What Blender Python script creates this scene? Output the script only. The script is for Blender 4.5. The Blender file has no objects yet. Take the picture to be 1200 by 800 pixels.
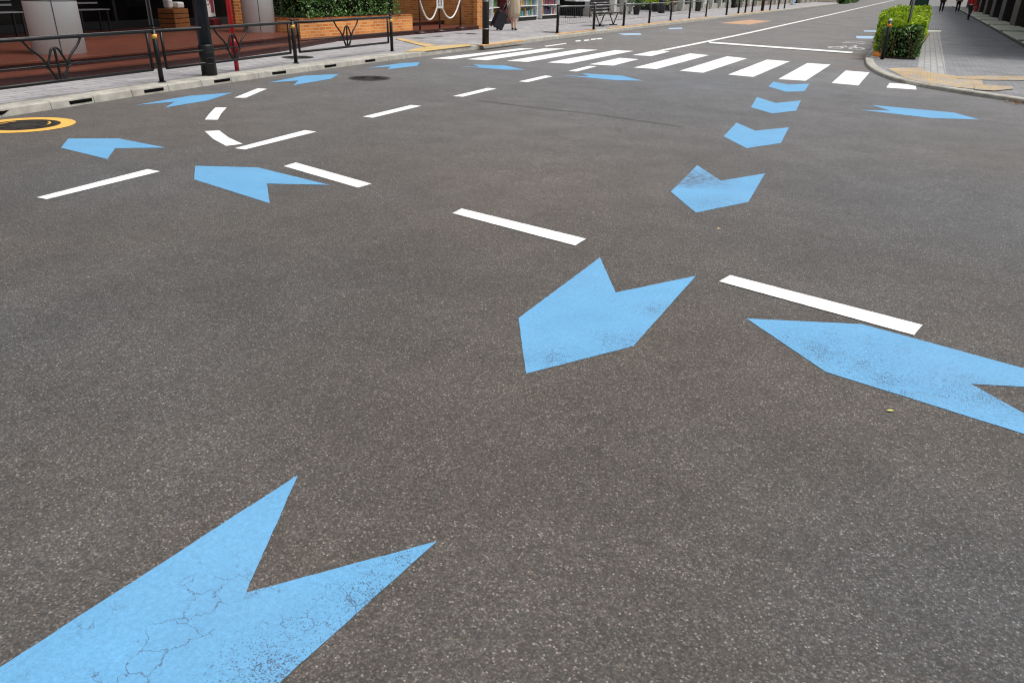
import bpy, bmesh, math, random
from mathutils import Vector, Matrix
R = random.Random(7)
scene = bpy.context.scene
C = bpy.context.collection
# ------------------------------------------------------------------ camera calibration
# World: X across the main road (to the right), Y along it, Z up.  Camera at the origin, 1.434 m up.
F, PIT, ROL, H = 880.0, .444326, .022375, 1.434383
YAW = -.456532
Uv = Vector((math.cos(YAW), math.sin(YAW))); Vv = Vector((-Uv.y, Uv.x))
R0 = Vector((Uv.x, Vv.x, 0)); FH = Vector((Uv.y, Vv.y, 0))
FWD = FH*math.cos(PIT) - Vector((0, 0, 1))*math.sin(PIT)
UP0 = FH*math.sin(PIT) + Vector((0, 0, 1))*math.cos(PIT)
cR = R0*math.cos(ROL) + UP0*math.sin(ROL)
cU = UP0*math.cos(ROL) - R0*math.sin(ROL)
def G(p, z=0.0):
    """point of the ground (or of the level z) measured from the survey photograph"""
    d = FWD + cR*((p[0]-600)/F) + cU*((400-p[1])/F)
    t = (z-H)/d.z
    return Vector((d.x*t, d.y*t, z))
# ------------------------------------------------------------------ helpers
def lin(c):
    return tuple((v/255/12.92 if v/255 <= .04045 else ((v/255+.055)/1.055)**2.4) for v in c)
def tag(o, label=None, cat=None, group=None, kind=None):
    if label: o['label'] = label
    if cat: o['category'] = cat
    if group: o['group'] = group
    if kind: o['kind'] = kind
    return o
def empty(name, loc, label=None, cat=None, group=None, rz=0):
    o = bpy.data.objects.new(name, None); C.objects.link(o)
    o.location = loc; o.rotation_euler = (0, 0, rz); o.empty_display_size = .1
    return tag(o, label, cat, group)
class MB:
    def __init__(s): s.bm = bmesh.new()
    def box(s, c, d, rz=0, M=None, bev=0):
        b2 = bmesh.new()
        bmesh.ops.create_cube(b2, size=1)
        for v in b2.verts: v.co = Vector((v.co.x*d[0], v.co.y*d[1], v.co.z*d[2]))
        if bev: bmesh.ops.bevel(b2, geom=b2.edges[:], offset=bev, segments=2, affect='EDGES', profile=.5)
        X = Matrix.Translation(c) @ Matrix.Rotation(rz, 4, 'Z')
        if M is not None: X = X @ M
        bmesh.ops.transform(b2, matrix=X, verts=b2.verts[:])
        s.merge(b2); return s
    def merge(s, b2):
        m = bpy.data.meshes.new('t'); b2.to_mesh(m); b2.free(); s.bm.from_mesh(m); bpy.data.meshes.remove(m)
    def ball(s, c, d, u=14, v=9):
        b2 = bmesh.new(); bmesh.ops.create_uvsphere(b2, u_segments=u, v_segments=v, radius=.5)
        for w in b2.verts: w.co = Vector((w.co.x*d[0]+c[0], w.co.y*d[1]+c[1], w.co.z*d[2]+c[2]))
        for f in b2.faces: f.smooth = True
        s.merge(b2); return s
    def tube(s, pts, r, n=10, cap=True):
        pts = [Vector(p) for p in pts]
        rs = r if isinstance(r, (list, tuple)) else [r]*len(pts)
        rings = []
        ref = Vector((0, 0, 1))
        for i, p in enumerate(pts):
            d = (pts[min(i+1, len(pts)-1)]-pts[max(i-1, 0)]).normalized()
            a = d.cross(ref if abs(d.z) < .95 else Vector((1, 0, 0))).normalized(); b = d.cross(a)
            rings.append([s.bm.verts.new(p+(a*math.cos(q*2*math.pi/n)+b*math.sin(q*2*math.pi/n))*rs[i]) for q in range(n)])
        for A, B in zip(rings, rings[1:]):
            for q in range(n):
                f = s.bm.faces.new((A[q], A[(q+1) % n], B[(q+1) % n], B[q])); f.smooth = True
        if cap:
            s.bm.faces.new(rings[0][::-1]); s.bm.faces.new(rings[-1])
        return s
    def prism(s, poly, z0, z1):
        a = [s.bm.verts.new((p[0], p[1], z0)) for p in poly]; b = [s.bm.verts.new((p[0], p[1], z1)) for p in poly]
        n = len(poly)
        s.bm.faces.new(a[::-1]); s.bm.faces.new(b)
        for i in range(n): s.bm.faces.new((a[i], a[(i+1) % n], b[(i+1) % n], b[i]))
        return s
    def flat(s, poly, z):
        s.bm.faces.new([s.bm.verts.new((p[0], p[1], z)) for p in poly]); return s
    def quad(s, ps):
        s.bm.faces.new([s.bm.verts.new(p) for p in ps]); return s
    def build(s, name, mat, parent=None, loc=(0, 0, 0), rz=0, recalc=True):
        if recalc: bmesh.ops.recalc_face_normals(s.bm, faces=s.bm.faces[:])
        m = bpy.data.meshes.new(name); s.bm.to_mesh(m); s.bm.free()
        m.materials.append(mat)
        o = bpy.data.objects.new(name, m); C.objects.link(o)
        o.location = loc; o.rotation_euler = (0, 0, rz)
        if parent: o.parent = parent
        return o
def copy_tree(o, parent=None):
    c = o.copy(); C.objects.link(c)
    if parent: c.parent = parent
    for ch in o.children: copy_tree(ch, c)
    return c
# ------------------------------------------------------------------ materials
def newmat(name):
    m = bpy.data.materials.new(name); m.use_nodes = True
    nt = m.node_tree; nt.nodes.clear()
    out = nt.nodes.new('ShaderNodeOutputMaterial'); p = nt.nodes.new('ShaderNodeBsdfPrincipled')
    nt.links.new(p.outputs[0], out.inputs[0])
    return m, nt, p
class NT:
    def __init__(s, nt):
        s.nt = nt; s.L = nt.links.new
        s.pos = nt.nodes.new('ShaderNodeNewGeometry').outputs['Position']
    def n(s, t, **k):
        o = s.nt.nodes.new(t)
        for a, b in k.items(): setattr(o, a, b)
        return o
    def inp(s, o, i, v):
        if hasattr(v, 'is_linked') or isinstance(v, bpy.types.NodeSocket): s.L(v, o.inputs[i])
        else: o.inputs[i].default_value = v
    def math(s, op, a, b=0.0, c=None, clamp=False):
        o = s.n('ShaderNodeMath', operation=op); o.use_clamp = clamp
        s.inp(o, 0, a); s.inp(o, 1, b)
        if c is not None: s.inp(o, 2, c)
        return o.outputs[0]
    def noise(s, scale, detail=3, rough=.55, vec=None, out=0, dist=0):
        o = s.n('ShaderNodeTexNoise'); s.L(vec or s.pos, o.inputs['Vector'])
        o.inputs['Scale'].default_value = scale; o.inputs['Detail'].default_value = detail; o.inputs['Roughness'].default_value = rough
        o.inputs['Distortion'].default_value = dist
        return o.outputs[out]
    def voro(s, scale, feature='F1', out='Color', vec=None, rnd=1.0):
        o = s.n('ShaderNodeTexVoronoi', feature=feature); s.L(vec or s.pos, o.inputs['Vector'])
        o.inputs['Scale'].default_value = scale; o.inputs['Randomness'].default_value = rnd
        return o.outputs[out]
    def ramp(s, fac, stops, interp='LINEAR'):
        o = s.n('ShaderNodeValToRGB'); s.L(fac, o.inputs[0]); e = o.color_ramp.elements; o.color_ramp.interpolation = interp
        while len(e) < len(stops): e.new(.5)
        for q, (p, c) in zip(e, stops):
            q.position = p; q.color = (c, c, c, 1) if isinstance(c, (int, float)) else (*c, 1)
        return o.outputs[0]
    def mix(s, fac, a, b, mode='MIX'):
        o = s.n('ShaderNodeMix', data_type='RGBA', blend_type=mode)
        s.inp(o, 0, fac)
        for i, v in ((6, a), (7, b)):
            if isinstance(v, tuple): o.inputs[i].default_value = (*v[:3], 1)
            else: s.L(v, o.inputs[i])
        return o.outputs[2]
    def maprange(s, v, a, b, c=0.0, d=1.0):
        o = s.n('ShaderNodeMapRange'); s.L(v, o.inputs[0])
        for i, x in zip((1, 2, 3, 4), (a, b, c, d)): o.inputs[i].default_value = x
        return o.outputs[0]
    def bump(s, h, strength, dist, p):
        o = s.n('ShaderNodeBump'); s.L(h, o.inputs['Height']); o.inputs['Strength'].default_value = strength; o.inputs['Distance'].default_value = dist
        s.L(o.outputs[0], p.inputs['Normal']); return o
    def spots(s, pts):
        """soft round areas (x, y, radius) on the road"""
        acc = None
        for x, y, r in pts:
            o = s.n('ShaderNodeVectorMath', operation='DISTANCE'); s.L(s.pos, o.inputs[0]); o.inputs[1].default_value = (x, y, 0)
            v = s.maprange(o.outputs['Value'], r, 0.0)
            acc = v if acc is None else s.math('MAXIMUM', acc, v)
        return acc
    def aniso(s, sc):
        o = s.n('ShaderNodeMapping'); s.L(s.pos, o.inputs[0]); o.inputs['Scale'].default_value = sc
        return o.outputs[0]
def asphalt_colour(t):
    """grey stone mix of many small stones, returns colour and height sockets"""
    cell = t.voro(165); sep = t.n('ShaderNodeSeparateColor'); t.L(cell, sep.inputs[0])
    g = t.ramp(sep.outputs[0], [(0, .045), (.35, .072), (.7, .102), (.95, .15), (1, .26)])
    tint = t.mix(sep.outputs[1], (1.12, .99, .90), (.97, 1.0, 1.02))
    col = t.mix(1.0, g, tint, 'MULTIPLY')
    # fine binder between stones
    d = t.voro(165, out='Distance')
    col = t.mix(t.maprange(d, .28, .62, 0, .55), col, (.048, .045, .042))
    fine = t.noise(620, 2, .7)
    col = t.mix(1.0, col, t.ramp(fine, [(.28, .52), (.72, 1.5)]), 'MULTIPLY')
    # sparse bright chips
    c2 = t.voro(95); s2 = t.n('ShaderNodeSeparateColor'); t.L(c2, s2.inputs[0])
    d2 = t.voro(95, out='Distance')
    chip = t.math('MULTIPLY', t.ramp(s2.outputs[0], [(.955, 0), (.965, 1)]), t.maprange(d2, .30, .20))
    col = t.mix(t.math('MULTIPLY', chip, .7), col, (.38, .36, .335))
    # large scale: stains, tyre polish along the lanes
    big = t.noise(.45, 4, .6); med = t.noise(2.3, 4, .6); m3 = t.noise(14, 3, .6)
    col = t.mix(1.0, col, t.ramp(big, [(.3, .86), (.7, 1.13)]), 'MULTIPLY')
    col = t.mix(1.0, col, t.ramp(med, [(.3, .87), (.7, 1.11)]), 'MULTIPLY')
    col = t.mix(1.0, col, t.ramp(m3, [(.3, .90), (.7, 1.08)]), 'MULTIPLY')
    wz = t.spots([(*G((520, 480))[:2], 1.6), (*G((330, 640))[:2], .8), (*G((760, 400))[:2], 1.6), (*G((640, 230))[:2], 3)])
    cz = t.spots([(*G((30, 400))[:2], 2.2), (*G((1180, 720))[:2], .9), (*G((1120, 250))[:2], 3.2), (*G((820, 100))[:2], 8), (*G((100, 210))[:2], 2.4)])
    warm = t.noise(.33, 2, .5, vec=t.aniso((1, 1, 0)))
    col = t.mix(t.math('MAXIMUM', wz, t.math('MULTIPLY', t.ramp(warm, [(.45, 0), (.66, 1)]), .5)), col, t.mix(1.0, col, (1.03, .965, .91), 'MULTIPLY'))
    cold = t.noise(.8, 2, .5, vec=t.aniso((.6, 1, 0)))
    col = t.mix(t.math('MAXIMUM', cz, t.math('MULTIPLY', t.ramp(cold, [(.52, 0), (.7, 1)]), .5)), col, t.mix(1.0, col, (.88, .955, 1.05), 'MULTIPLY'))
    return col, sep.outputs[0], d, fine
def mat_asphalt():
    m, nt, p = newmat('asphalt'); t = NT(nt)
    col, a, d, fine = asphalt_colour(t)
    # lighter along the main road: grazing brightness painted into the colour
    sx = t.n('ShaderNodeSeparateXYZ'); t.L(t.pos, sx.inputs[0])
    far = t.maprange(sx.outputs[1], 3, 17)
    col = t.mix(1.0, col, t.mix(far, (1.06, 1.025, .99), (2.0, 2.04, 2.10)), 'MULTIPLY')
    # oil marks
    oil = t.spots([(*G((380, 470))[:2], .5), (*G((630, 560))[:2], .35), (*G((930, 300))[:2], .6)])
    col = t.mix(t.math('MULTIPLY', oil, .16), col, (.04, .037, .034))
    gut = t.math('MULTIPLY', t.maprange(sx.outputs[0], -8.3, -9.2), t.ramp(t.noise(2.6, 5, .7), [(.35, .1), (.7, .8)]))
    col = t.mix(t.math('MULTIPLY', gut, .55, clamp=True), col, (.075, .066, .056))
    rust = t.spots([(*G((1004, 66))[:2], 1.3), (*G((1008, 80))[:2], .7)])
    col = t.mix(t.math('MULTIPLY', rust, .45), col, (.16, .115, .08))
    t.L(col, p.inputs['Base Color'])
    p.inputs['Roughness'].default_value = .82
    p.inputs['Specular IOR Level'].default_value = .35
    h = t.math('ADD', t.math('MULTIPLY', a, .5), t.math('SUBTRACT', t.math('MULTIPLY', fine, .35), d))
    t.bump(h, .55, .0022, p)
    return m
def mat_paint(name, base, wear_pts, crack_pts=(), grime=.1, smudge=None, all_wear=.0):
    m, nt, p = newmat(name); t = NT(nt)
    asp, a, d, fine = asphalt_colour(t)
    n1 = t.noise(3.0, 4, .6); n2 = t.noise(60, 3, .6)
    col = t.mix(1.0, base, t.ramp(n1, [(.3, .93), (.7, 1.05)]), 'MULTIPLY')
    col = t.mix(1.0, col, t.ramp(n2, [(.3, .90), (.7, 1.06)]), 'MULTIPLY')
    col = t.mix(1.0, col, t.ramp(t.noise(170, 2, .6), [(.3, .92), (.7, 1.06)]), 'MULTIPLY')
    # grain of the stones beneath
    col = t.mix(1.0, col, t.ramp(fine, [(.3, .93), (.7, 1.05)]), 'MULTIPLY')
    # pinholes where the paint is rubbed off the stones
    w = t.spots(wear_pts) if wear_pts else None
    wn = t.math('MULTIPLY', t.noise(9, 3, .6), 1.5)
    pin = t.noise(210, 2, .6); pin2 = t.voro(120, out='Distance')
    base_w = t.math('MULTIPLY', t.ramp(t.noise(2.2, 3, .6), [(.5, 0), (.75, 1)]), all_wear)
    if w is not None: w = t.math('MULTIPLY', w, wn)
    w = t.math('ADD', w, base_w) if w is not None else base_w
    w = t.math('MINIMUM', w, .8)
    hole = t.math('MULTIPLY', t.maprange(t.math('ADD', pin, t.math('MULTIPLY', w, .22)), .69, .74), t.maprange(w, .02, .25))
    # map cracking
    ck = t.n('ShaderNodeTexVoronoi', feature='DISTANCE_TO_EDGE')
    wob = t.n('ShaderNodeVectorMath', operation='ADD'); t.L(t.pos, wob.inputs[0])
    nc = t.noise(14, 4, .65, out=1); sc = t.n('ShaderNodeVectorMath', operation='SCALE'); t.L(nc, sc.inputs[0]); sc.inputs[3].default_value = .10
    t.L(sc.outputs[0], wob.inputs[1]); t.L(wob.outputs[0], ck.inputs['Vector']); ck.inputs['Scale'].default_value = 11
    ckm = t.maprange(ck.outputs['Distance'], .022, .004)
    ckp = t.ramp(t.noise(6.5, 3, .6), [(.49, 0), (.57, 1)])
    ck3 = t.math('MULTIPLY', ckm, ckp)
    if crack_pts: ck3 = t.math('MULTIPLY', ck3, t.math('ADD', t.math('MULTIPLY', t.spots(crack_pts), 1.6, clamp=True), 0.0))
    else: ck3 = t.math('MULTIPLY', ck3, .0)
    col = t.mix(t.math('MULTIPLY', hole, .85, clamp=True), col, t.mix(.55, asp, t.mix(1.0, base, (.28, .25, .30), 'MULTIPLY')))
    col = t.mix(t.math('MULTIPLY', ck3, .85, clamp=True), col, (.07, .11, .17))
    if smudge:
        sm = t.math('MULTIPLY', t.spots(smudge), t.ramp(t.noise(22, 4, .7), [(.38, 0), (.62, 1.0)]))
        col = t.mix(t.math('MULTIPLY', sm, 1.3, clamp=True), col, (.09, .11, .15))
    gr = t.ramp(t.noise(1.7, 5, .7), [(.45, 0), (.8, 1)])
    col = t.mix(t.math('MULTIPLY', gr, grime), col, (.25, .24, .22))
    t.L(col, p.inputs['Base Color'])
    p.inputs['Roughness'].default_value = .6
    p.inputs['Specular IOR Level'].default_value = .3
    h = t.math('SUBTRACT', t.math('MULTIPLY', fine, .5), t.math('ADD', t.math('MULTIPLY', d, .7), t.math('ADD', t.math('MULTIPLY', ck3, 1.5), hole)))
    t.bump(h, .35, .0015, p)
    return m
def mat_simple(name, col, rough=.6, metal=0, var=.12, scale=8, spec=.5, bump=0, bscale=60):
    m, nt, p = newmat(name); t = NT(nt)
    c = t.mix(1.0, lin(col) if max(col) > 1.5 else col, t.ramp(t.noise(scale, 4, .6), [(.3, 1-var), (.7, 1+var)]), 'MULTIPLY')
    t.L(c, p.inputs['Base Color']); p.inputs['Roughness'].default_value = rough; p.inputs['Metallic'].default_value = metal
    p.inputs['Specular IOR Level'].default_value = spec
    if bump: t.bump(t.noise(bscale, 3, .6), bump, .01, p)
    return m
def mat_brick(name, c1, c2, mortar, bw, bh, vec='XY', msize=.008, rough=.75, squash=1, big=.12, offset=.5, patch=None):
    m, nt, p = newmat(name); t = NT(nt)
    sx = t.n('ShaderNodeSeparateXYZ'); t.L(t.pos, sx.inputs[0]); cb = t.n('ShaderNodeCombineXYZ')
    a, b = {'XY': (0, 1), 'YX': (1, 0), 'W': (None, 2)}[vec]
    if a is None: t.L(t.math('ADD', sx.outputs[0], sx.outputs[1]), cb.inputs[0])
    else: t.L(sx.outputs[a], cb.inputs[0])
    t.L(sx.outputs[b], cb.inputs[1])
    o = t.n('ShaderNodeTexBrick'); t.L(cb.outputs[0], o.inputs['Vector'])
    o.inputs['Color1'].default_value = (*lin(c1), 1); o.inputs['Color2'].default_value = (*lin(c2), 1); o.inputs['Mortar'].default_value = (*lin(mortar), 1)
    o.inputs['Scale'].default_value = 1; o.inputs['Brick Width'].default_value = bw; o.inputs['Row Height'].default_value = bh
    o.inputs['Mortar Size'].default_value = msize; o.inputs['Mortar Smooth'].default_value = .3; o.offset = offset
    c = t.mix(1.0, o.outputs[0], t.ramp(t.noise(.9, 5, .65), [(.3, 1-big), (.7, 1+big)]), 'MULTIPLY')
    c = t.mix(1.0, c, t.ramp(t.noise(35, 3, .6), [(.3, .9), (.7, 1.1)]), 'MULTIPLY')
    if patch: c = t.mix(t.ramp(t.noise(patch[0], 3, .75), [(patch[1]-.05, 0), (patch[1]+.05, patch[2])]), c, lin(patch[3]))
    t.L(c, p.inputs['Base Color']); p.inputs['Roughness'].default_value = rough; p.inputs['Specular IOR Level'].default_value = .3
    t.bump(o.outputs['Fac'], -.4, .004, p)
    return m
def mat_leaf(name, cols, rough=.5, trans=.25):
    m, nt, p = newmat(name); t = NT(nt)
    g = t.n('ShaderNodeNewGeometry')
    c = t.ramp(g.outputs['Random Per Island'], [(i/(len(cols)-1), c) for i, c in enumerate(cols)])
    c = t.mix(1.0, c, t.ramp(t.noise(3.5, 3, .6), [(.3, .62), (.7, 1.3)]), 'MULTIPLY')
    t.L(c, p.inputs['Base Color']); p.inputs['Roughness'].default_value = rough
    tr = t.n('ShaderNodeBsdfTranslucent'); t.L(c, tr.inputs[0]); mx = t.n('ShaderNodeMixShader'); mx.inputs[0].default_value = trans
    t.L(p.outputs[0], mx.inputs[1]); t.L(tr.outputs[0], mx.inputs[2])
    out = [n for n in nt.nodes if n.type == 'OUTPUT_MATERIAL'][0]; t.L(mx.outputs[0], out.inputs[0])
    return m
BLUE = (.128, .345, .58)
WHITE = (.80, .80, .79)
def g2(p, r): q = G(p); return (q.x, q.y, r)
M = {}
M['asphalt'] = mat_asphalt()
M['blue'] = mat_paint('blue_paint', BLUE,
    [g2((440, 700), .22), g2((480, 655), .16), g2((400, 745), .2), g2((330, 790), .2), g2((650, 420), .2), g2((725, 400), .2), g2((765, 362), .16),
     g2((960, 410), .35), g2((1010, 425), .4), g2((1120, 455), .35), g2((1050, 450), .3), g2((840, 240), .4), g2((1170, 470), .3)],
    [g2((240, 760), .42), g2((320, 740), .3), g2((170, 740), .35), g2((380, 720), .22), g2((430, 690), .12)],
    grime=.10, smudge=[g2((815, 209), .42), g2((802, 214), .25)], all_wear=.35)
M['blue_far'] = mat_paint('faded_blue_paint', (.36, .52, .70), [], grime=.2, all_wear=.5)
M['white'] = mat_paint('white_paint', WHITE, [], grime=.05, all_wear=.55)
M['yellow_paint'] = mat_paint('amber_paint', lin((232, 178, 86)), [], grime=.25, all_wear=.8)
M['orange_pad'] = mat_paint('orange_paint', lin((190, 150, 116)), [], grime=.25, all_wear=.8)
M['kerb'] = mat_simple('kerb_concrete', (166, 163, 154), .85, var=.26, scale=5, spec=.2, bump=.4, bscale=90)
M['kerb_joint'] = mat_simple('kerb_joint', (70, 66, 60), .9)
M['black'] = mat_simple('black_opening', (8, 8, 8), .9, spec=.1)
M['paver'] = mat_brick('sidewalk_pavers', (164, 162, 164), (145, 143, 146), (112, 110, 110), .6, .16, 'YX', .012)
M['paver_r'] = mat_brick('grey_block_pavers', (136, 137, 140), (118, 119, 122), (96, 96, 97), .2, .1, 'XY', .006, big=.2)
M['terra'] = mat_brick('terracotta_tiles', (98, 52, 37), (86, 44, 32), (66, 42, 34), .3, .3, 'XY', .006, rough=.45, offset=0)
M['riser'] = mat_simple('terracotta_riser', (62, 24, 20), .5, var=.2)
M['brick'] = mat_brick('orange_brick', (226, 148, 78), (196, 112, 52), (206, 172, 126), .22, .07, 'W', .010, big=.2)
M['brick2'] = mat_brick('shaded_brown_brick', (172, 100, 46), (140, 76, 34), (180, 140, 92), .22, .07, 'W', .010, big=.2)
M['column'] = mat_simple('white_column_panel', (238, 250, 250), .45, var=.03, scale=2)
M['seam'] = mat_simple('dark_seam', (60, 58, 56), .8)
M['iron'] = mat_simple('black_iron', (22, 22, 24), .45, .3, var=.2)
M['railtop'] = mat_simple('grey_rail_top', (128, 128, 130), .35, .6, var=.1)
M['gold'] = mat_simple('amber_reflector', (226, 178, 80), .35, var=.1)
M['navy'] = mat_simple('dark_navy_pole', (30, 36, 48), .4, .3, var=.15)
M['poleblk'] = mat_simple('black_pole_paint', (24, 22, 26), .5, .1, var=.5, scale=22)
M['red'] = mat_simple('red_metal', (226, 24, 30), .4, var=.08)
M['darkred'] = mat_simple('dark_red_metal', (168, 20, 34), .4, var=.08)
M['maroon'] = mat_simple('maroon_metal', (86, 16, 24), .5, var=.1)
M['glassdark'] = mat_simple('dark_shop_glass', (10, 11, 12), .18, var=.3, scale=1.2, spec=.35)
M['darkwall'] = mat_simple('dark_interior', (16, 15, 15), .8, var=.4, scale=1.5)
M['frame'] = mat_simple('dark_frame', (38, 38, 40), .5, .3)
M['whitep'] = mat_simple('white_plastic', (226, 226, 224), .5, var=.04)
M['greyp'] = mat_simple('grey_plastic', (140, 142, 144), .5, var=.1)
M['wood'] = mat_simple('brown_crate_wood', (128, 78, 36), .7, var=.2)
M['steel'] = mat_simple('grey_steel', (150, 154, 158), .4, .6, var=.1)
M['green_cab'] = mat_simple('dark_green_metal', (26, 62, 50), .5, var=.1)
M['tactile'] = mat_brick('yellow_tactile_blocks', (202, 174, 118), (188, 160, 106), (168, 148, 110), .3, .3, 'XY', .012, big=.2, offset=0, patch=(4, .6, .6, (170, 166, 164)))
M['tactile_r'] = mat_brick('worn_ochre_blocks', (192, 158, 100), (160, 142, 112), (148, 134, 112), .1, .1, 'XY', .010, big=.3, patch=(6, .52, .85, (150, 148, 148)))
M['kerb_orange'] = mat_simple('orange_kerb_edge', (200, 156, 104), .7, var=.3, scale=2.2)
M['manhole'] = mat_simple('cast_iron_cover', (50, 45, 43), .6, .3, var=.3, scale=20, bump=.5, bscale=45)
M['facade'] = mat_simple('pale_facade', (190, 188, 186), .7, var=.08, scale=.8)
M['facade2'] = mat_simple('grey_green_facade', (176, 182, 172), .7, var=.1, scale=.7)
M['facade3'] = mat_simple('beige_facade', (150, 138, 122), .7, var=.15, scale=.7)
M['slab'] = mat_simple('pale_stone_slab', (214, 216, 196), .6, var=.1, scale=3)
M['colbrown'] = mat_simple('dark_brown_pier', (34, 26, 26), .6, var=.3, scale=3)
M['coldark2'] = mat_simple('brown_pier', (52, 44, 34), .6, var=.3, scale=3)
M['skin'] = mat_simple('skin', (222, 176, 148), .5, var=.04)
M['beige'] = mat_simple('beige_linen', (196, 178, 152), .8, var=.1, scale=16)
M['blackcloth'] = mat_simple('black_cloth', (22, 21, 26), .85, var=.2)
M['charcoal'] = mat_simple('charcoal_cloth', (44, 42, 50), .85, var=.2)
M['dullred'] = mat_simple('dull_pink_print', (150, 66, 80), .8, var=.3)
M['redcloth'] = mat_simple('red_cloth', (190, 40, 34), .8, var=.15)
M['whitecloth'] = mat_simple('white_cloth', (215, 212, 208), .8, var=.06)
M['pink'] = mat_simple('pink_shoe', (226, 150, 150), .6, var=.06)
M['hair'] = mat_simple('dark_hair', (22, 17, 15), .5, var=.2)
M['case'] = mat_simple('black_suitcase_shell', (26, 25, 34), .45, var=.15)
M['hedge_leaf'] = mat_leaf('hedge_leaf', [(.10, .20, .010), (.26, .44, .014), (.46, .62, .016), (.62, .72, .03)], trans=.3)
M['bush_leaf'] = mat_leaf('bush_leaf', [(.015, .055, .012), (.045, .13, .02), (.10, .24, .035), (.34, .48, .2)], trans=.15)
M['core'] = mat_simple('foliage_core', (14, 20, 8), .95, spec=.1)
M['twig'] = mat_simple('twig_bark', (92, 72, 50), .9)
M['soil'] = mat_simple('soil', (60, 46, 36), .95, var=.3)
M['dryleaf'] = mat_leaf('dry_leaf', [(.30, .16, .07), (.20, .10, .05), (.42, .30, .12)])
# ------------------------------------------------------------------ world, sun, camera
w = bpy.data.worlds.new('World'); scene.world = w; w.use_nodes = True
nt = w.node_tree; bg = nt.nodes['Background']
sky = nt.nodes.new('ShaderNodeTexSky'); sky.sky_type = 'NISHITA'; sky.sun_disc = False
SE, SA = math.radians(66), math.radians(62)      # sun elevation, azimuth (clockwise from +Y)
sky.sun_elevation = SE; sky.sun_rotation = SA; sky.dust_density = 4; sky.air_density = 1.0; sky.ozone_density = 1
hs = nt.nodes.new('ShaderNodeHueSaturation'); hs.inputs['Saturation'].default_value = .28
nt.links.new(sky.outputs[0], hs.inputs['Color']); nt.links.new(hs.outputs[0], bg.inputs[0]); bg.inputs[1].default_value = .15
sun = bpy.data.lights.new('sun', 'SUN'); sun.energy = 2.6; sun.angle = math.radians(25); sun.color = (1, .96, .9)
so = bpy.data.objects.new('sun', sun); C.objects.link(so)
dirv = Vector((math.sin(SA)*math.cos(SE), math.cos(SA)*math.cos(SE), math.sin(SE)))
so.rotation_euler = (-dirv).to_track_quat('-Z', 'Y').to_euler()
cam = bpy.data.cameras.new('camera'); co = bpy.data.objects.new('camera', cam); C.objects.link(co)
cam.sensor_width = 36; cam.lens = F/1200*36; cam.clip_end = 3000; cam.clip_start = .05
mw = Matrix.Identity(4)
for i, v in enumerate((cR, cU, -FWD)):
    for j in range(3): mw[j][i] = v[j]
mw[2][3] = H
co.matrix_world = mw
cam.dof.use_dof = True; cam.dof.focus_distance = 3.2; cam.dof.aperture_fstop = 8
scene.camera = co
scene.cycles.filter_width = 1.05
scene.view_settings.view_transform = 'Standard'; scene.view_settings.look = 'None'; scene.view_settings.exposure = 0
# ------------------------------------------------------------------ setting: road
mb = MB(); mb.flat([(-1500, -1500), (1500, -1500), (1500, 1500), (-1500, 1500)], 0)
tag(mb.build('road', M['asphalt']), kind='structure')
# saw-cut seam across the junction
sm = MB(); pts = [G(p) for p in [(560, 118), (600, 123), (640, 128), (690, 133), (745, 141), (800, 149)]]
def ribbon(mb, pts, wdt, z, jit=0):
    L, Rr = [], []
    for i, p in enumerate(pts):
        d = (pts[min(i+1, len(pts)-1)]-pts[max(i-1, 0)]); d.z = 0; d.normalize(); n = Vector((-d.y, d.x, 0))
        ww = wdt/2*(1+R.uniform(-jit, jit))
        L.append(p+n*ww); Rr.append(p-n*ww)
    for i in range(len(pts)-1):
        mb.quad([(q.x, q.y, z) for q in (Rr[i], Rr[i+1], L[i+1], L[i])])
def dense(pts, step, jit=0):
    out = []
    for a, b in zip(pts, pts[1:]):
        n = max(1, int((b-a).length/step))
        for k in range(n):
            q = a.lerp(b, k/n); out.append(Vector((q.x+R.uniform(-jit, jit), q.y+R.uniform(-jit, jit), q.z)))
    out.append(pts[-1]); return out
ribbon(sm, dense(pts, .12, .008), .034, .002, .6)
M['seamroad'] = mat_simple('road_seam_tar', (66, 64, 62), .8, var=.3)
tag(sm.build('road_seam', M['seamroad']), kind='structure')
# ------------------------------------------------------------------ painted marks
def rough_poly(poly, step=.03, j=.0012):
    pts = [Vector((p[0], p[1], 0)) for p in poly]; out = []
    for i, a in enumerate(pts):
        b = pts[(i+1) % len(pts)]; n = max(1, int((b-a).length/step)); d = (b-a).normalized(); nn = Vector((-d.y, d.x, 0))
        for k in range(n):
            q = a.lerp(b, k/n)
            if k: q = q+nn*R.uniform(-j, j)
            out.append(q)
    return out
def mark(name, poly, mat, label, cat, group, z=.002, j=.0013):
    mb = MB(); poly = rough_poly(poly, j=j)
    c = sum(poly, Vector())/len(poly)
    mb.flat([(p.x-c.x, p.y-c.y) for p in poly], 0)
    bmesh.ops.recalc_face_normals(mb.bm, faces=mb.bm.faces[:])
    if mb.bm.faces[:][0].normal.z < 0: bmesh.ops.reverse_faces(mb.bm, faces=mb.bm.faces[:])
    o = mb.build(name, mat, recalc=False, loc=(c.x, c.y, z))
    return tag(o, label, cat, group)
GB = 'blue bicycle arrows painted on the road'
def chev_px(px): return [G(p) for p in px]
def chev_c(tips, ap):
    t1, t2, a = G(tips[0]), G(tips[1]), G(ap); m = (t1+t2)/2; d = a-m
    return [t1, m+d*.315, t2, t2+d*.685, a, t1+d*.685]
mark('road_arrow', [(-1.48, 1.48), (-1.25, 1.02), (-.92, 1.42), (-1.03, .41), (-1.35, .01), (-1.585, .46)], M['blue'],
     'largest light blue forked arrow with cracked paint in the bottom left foreground', 'road arrow', GB)
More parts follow.
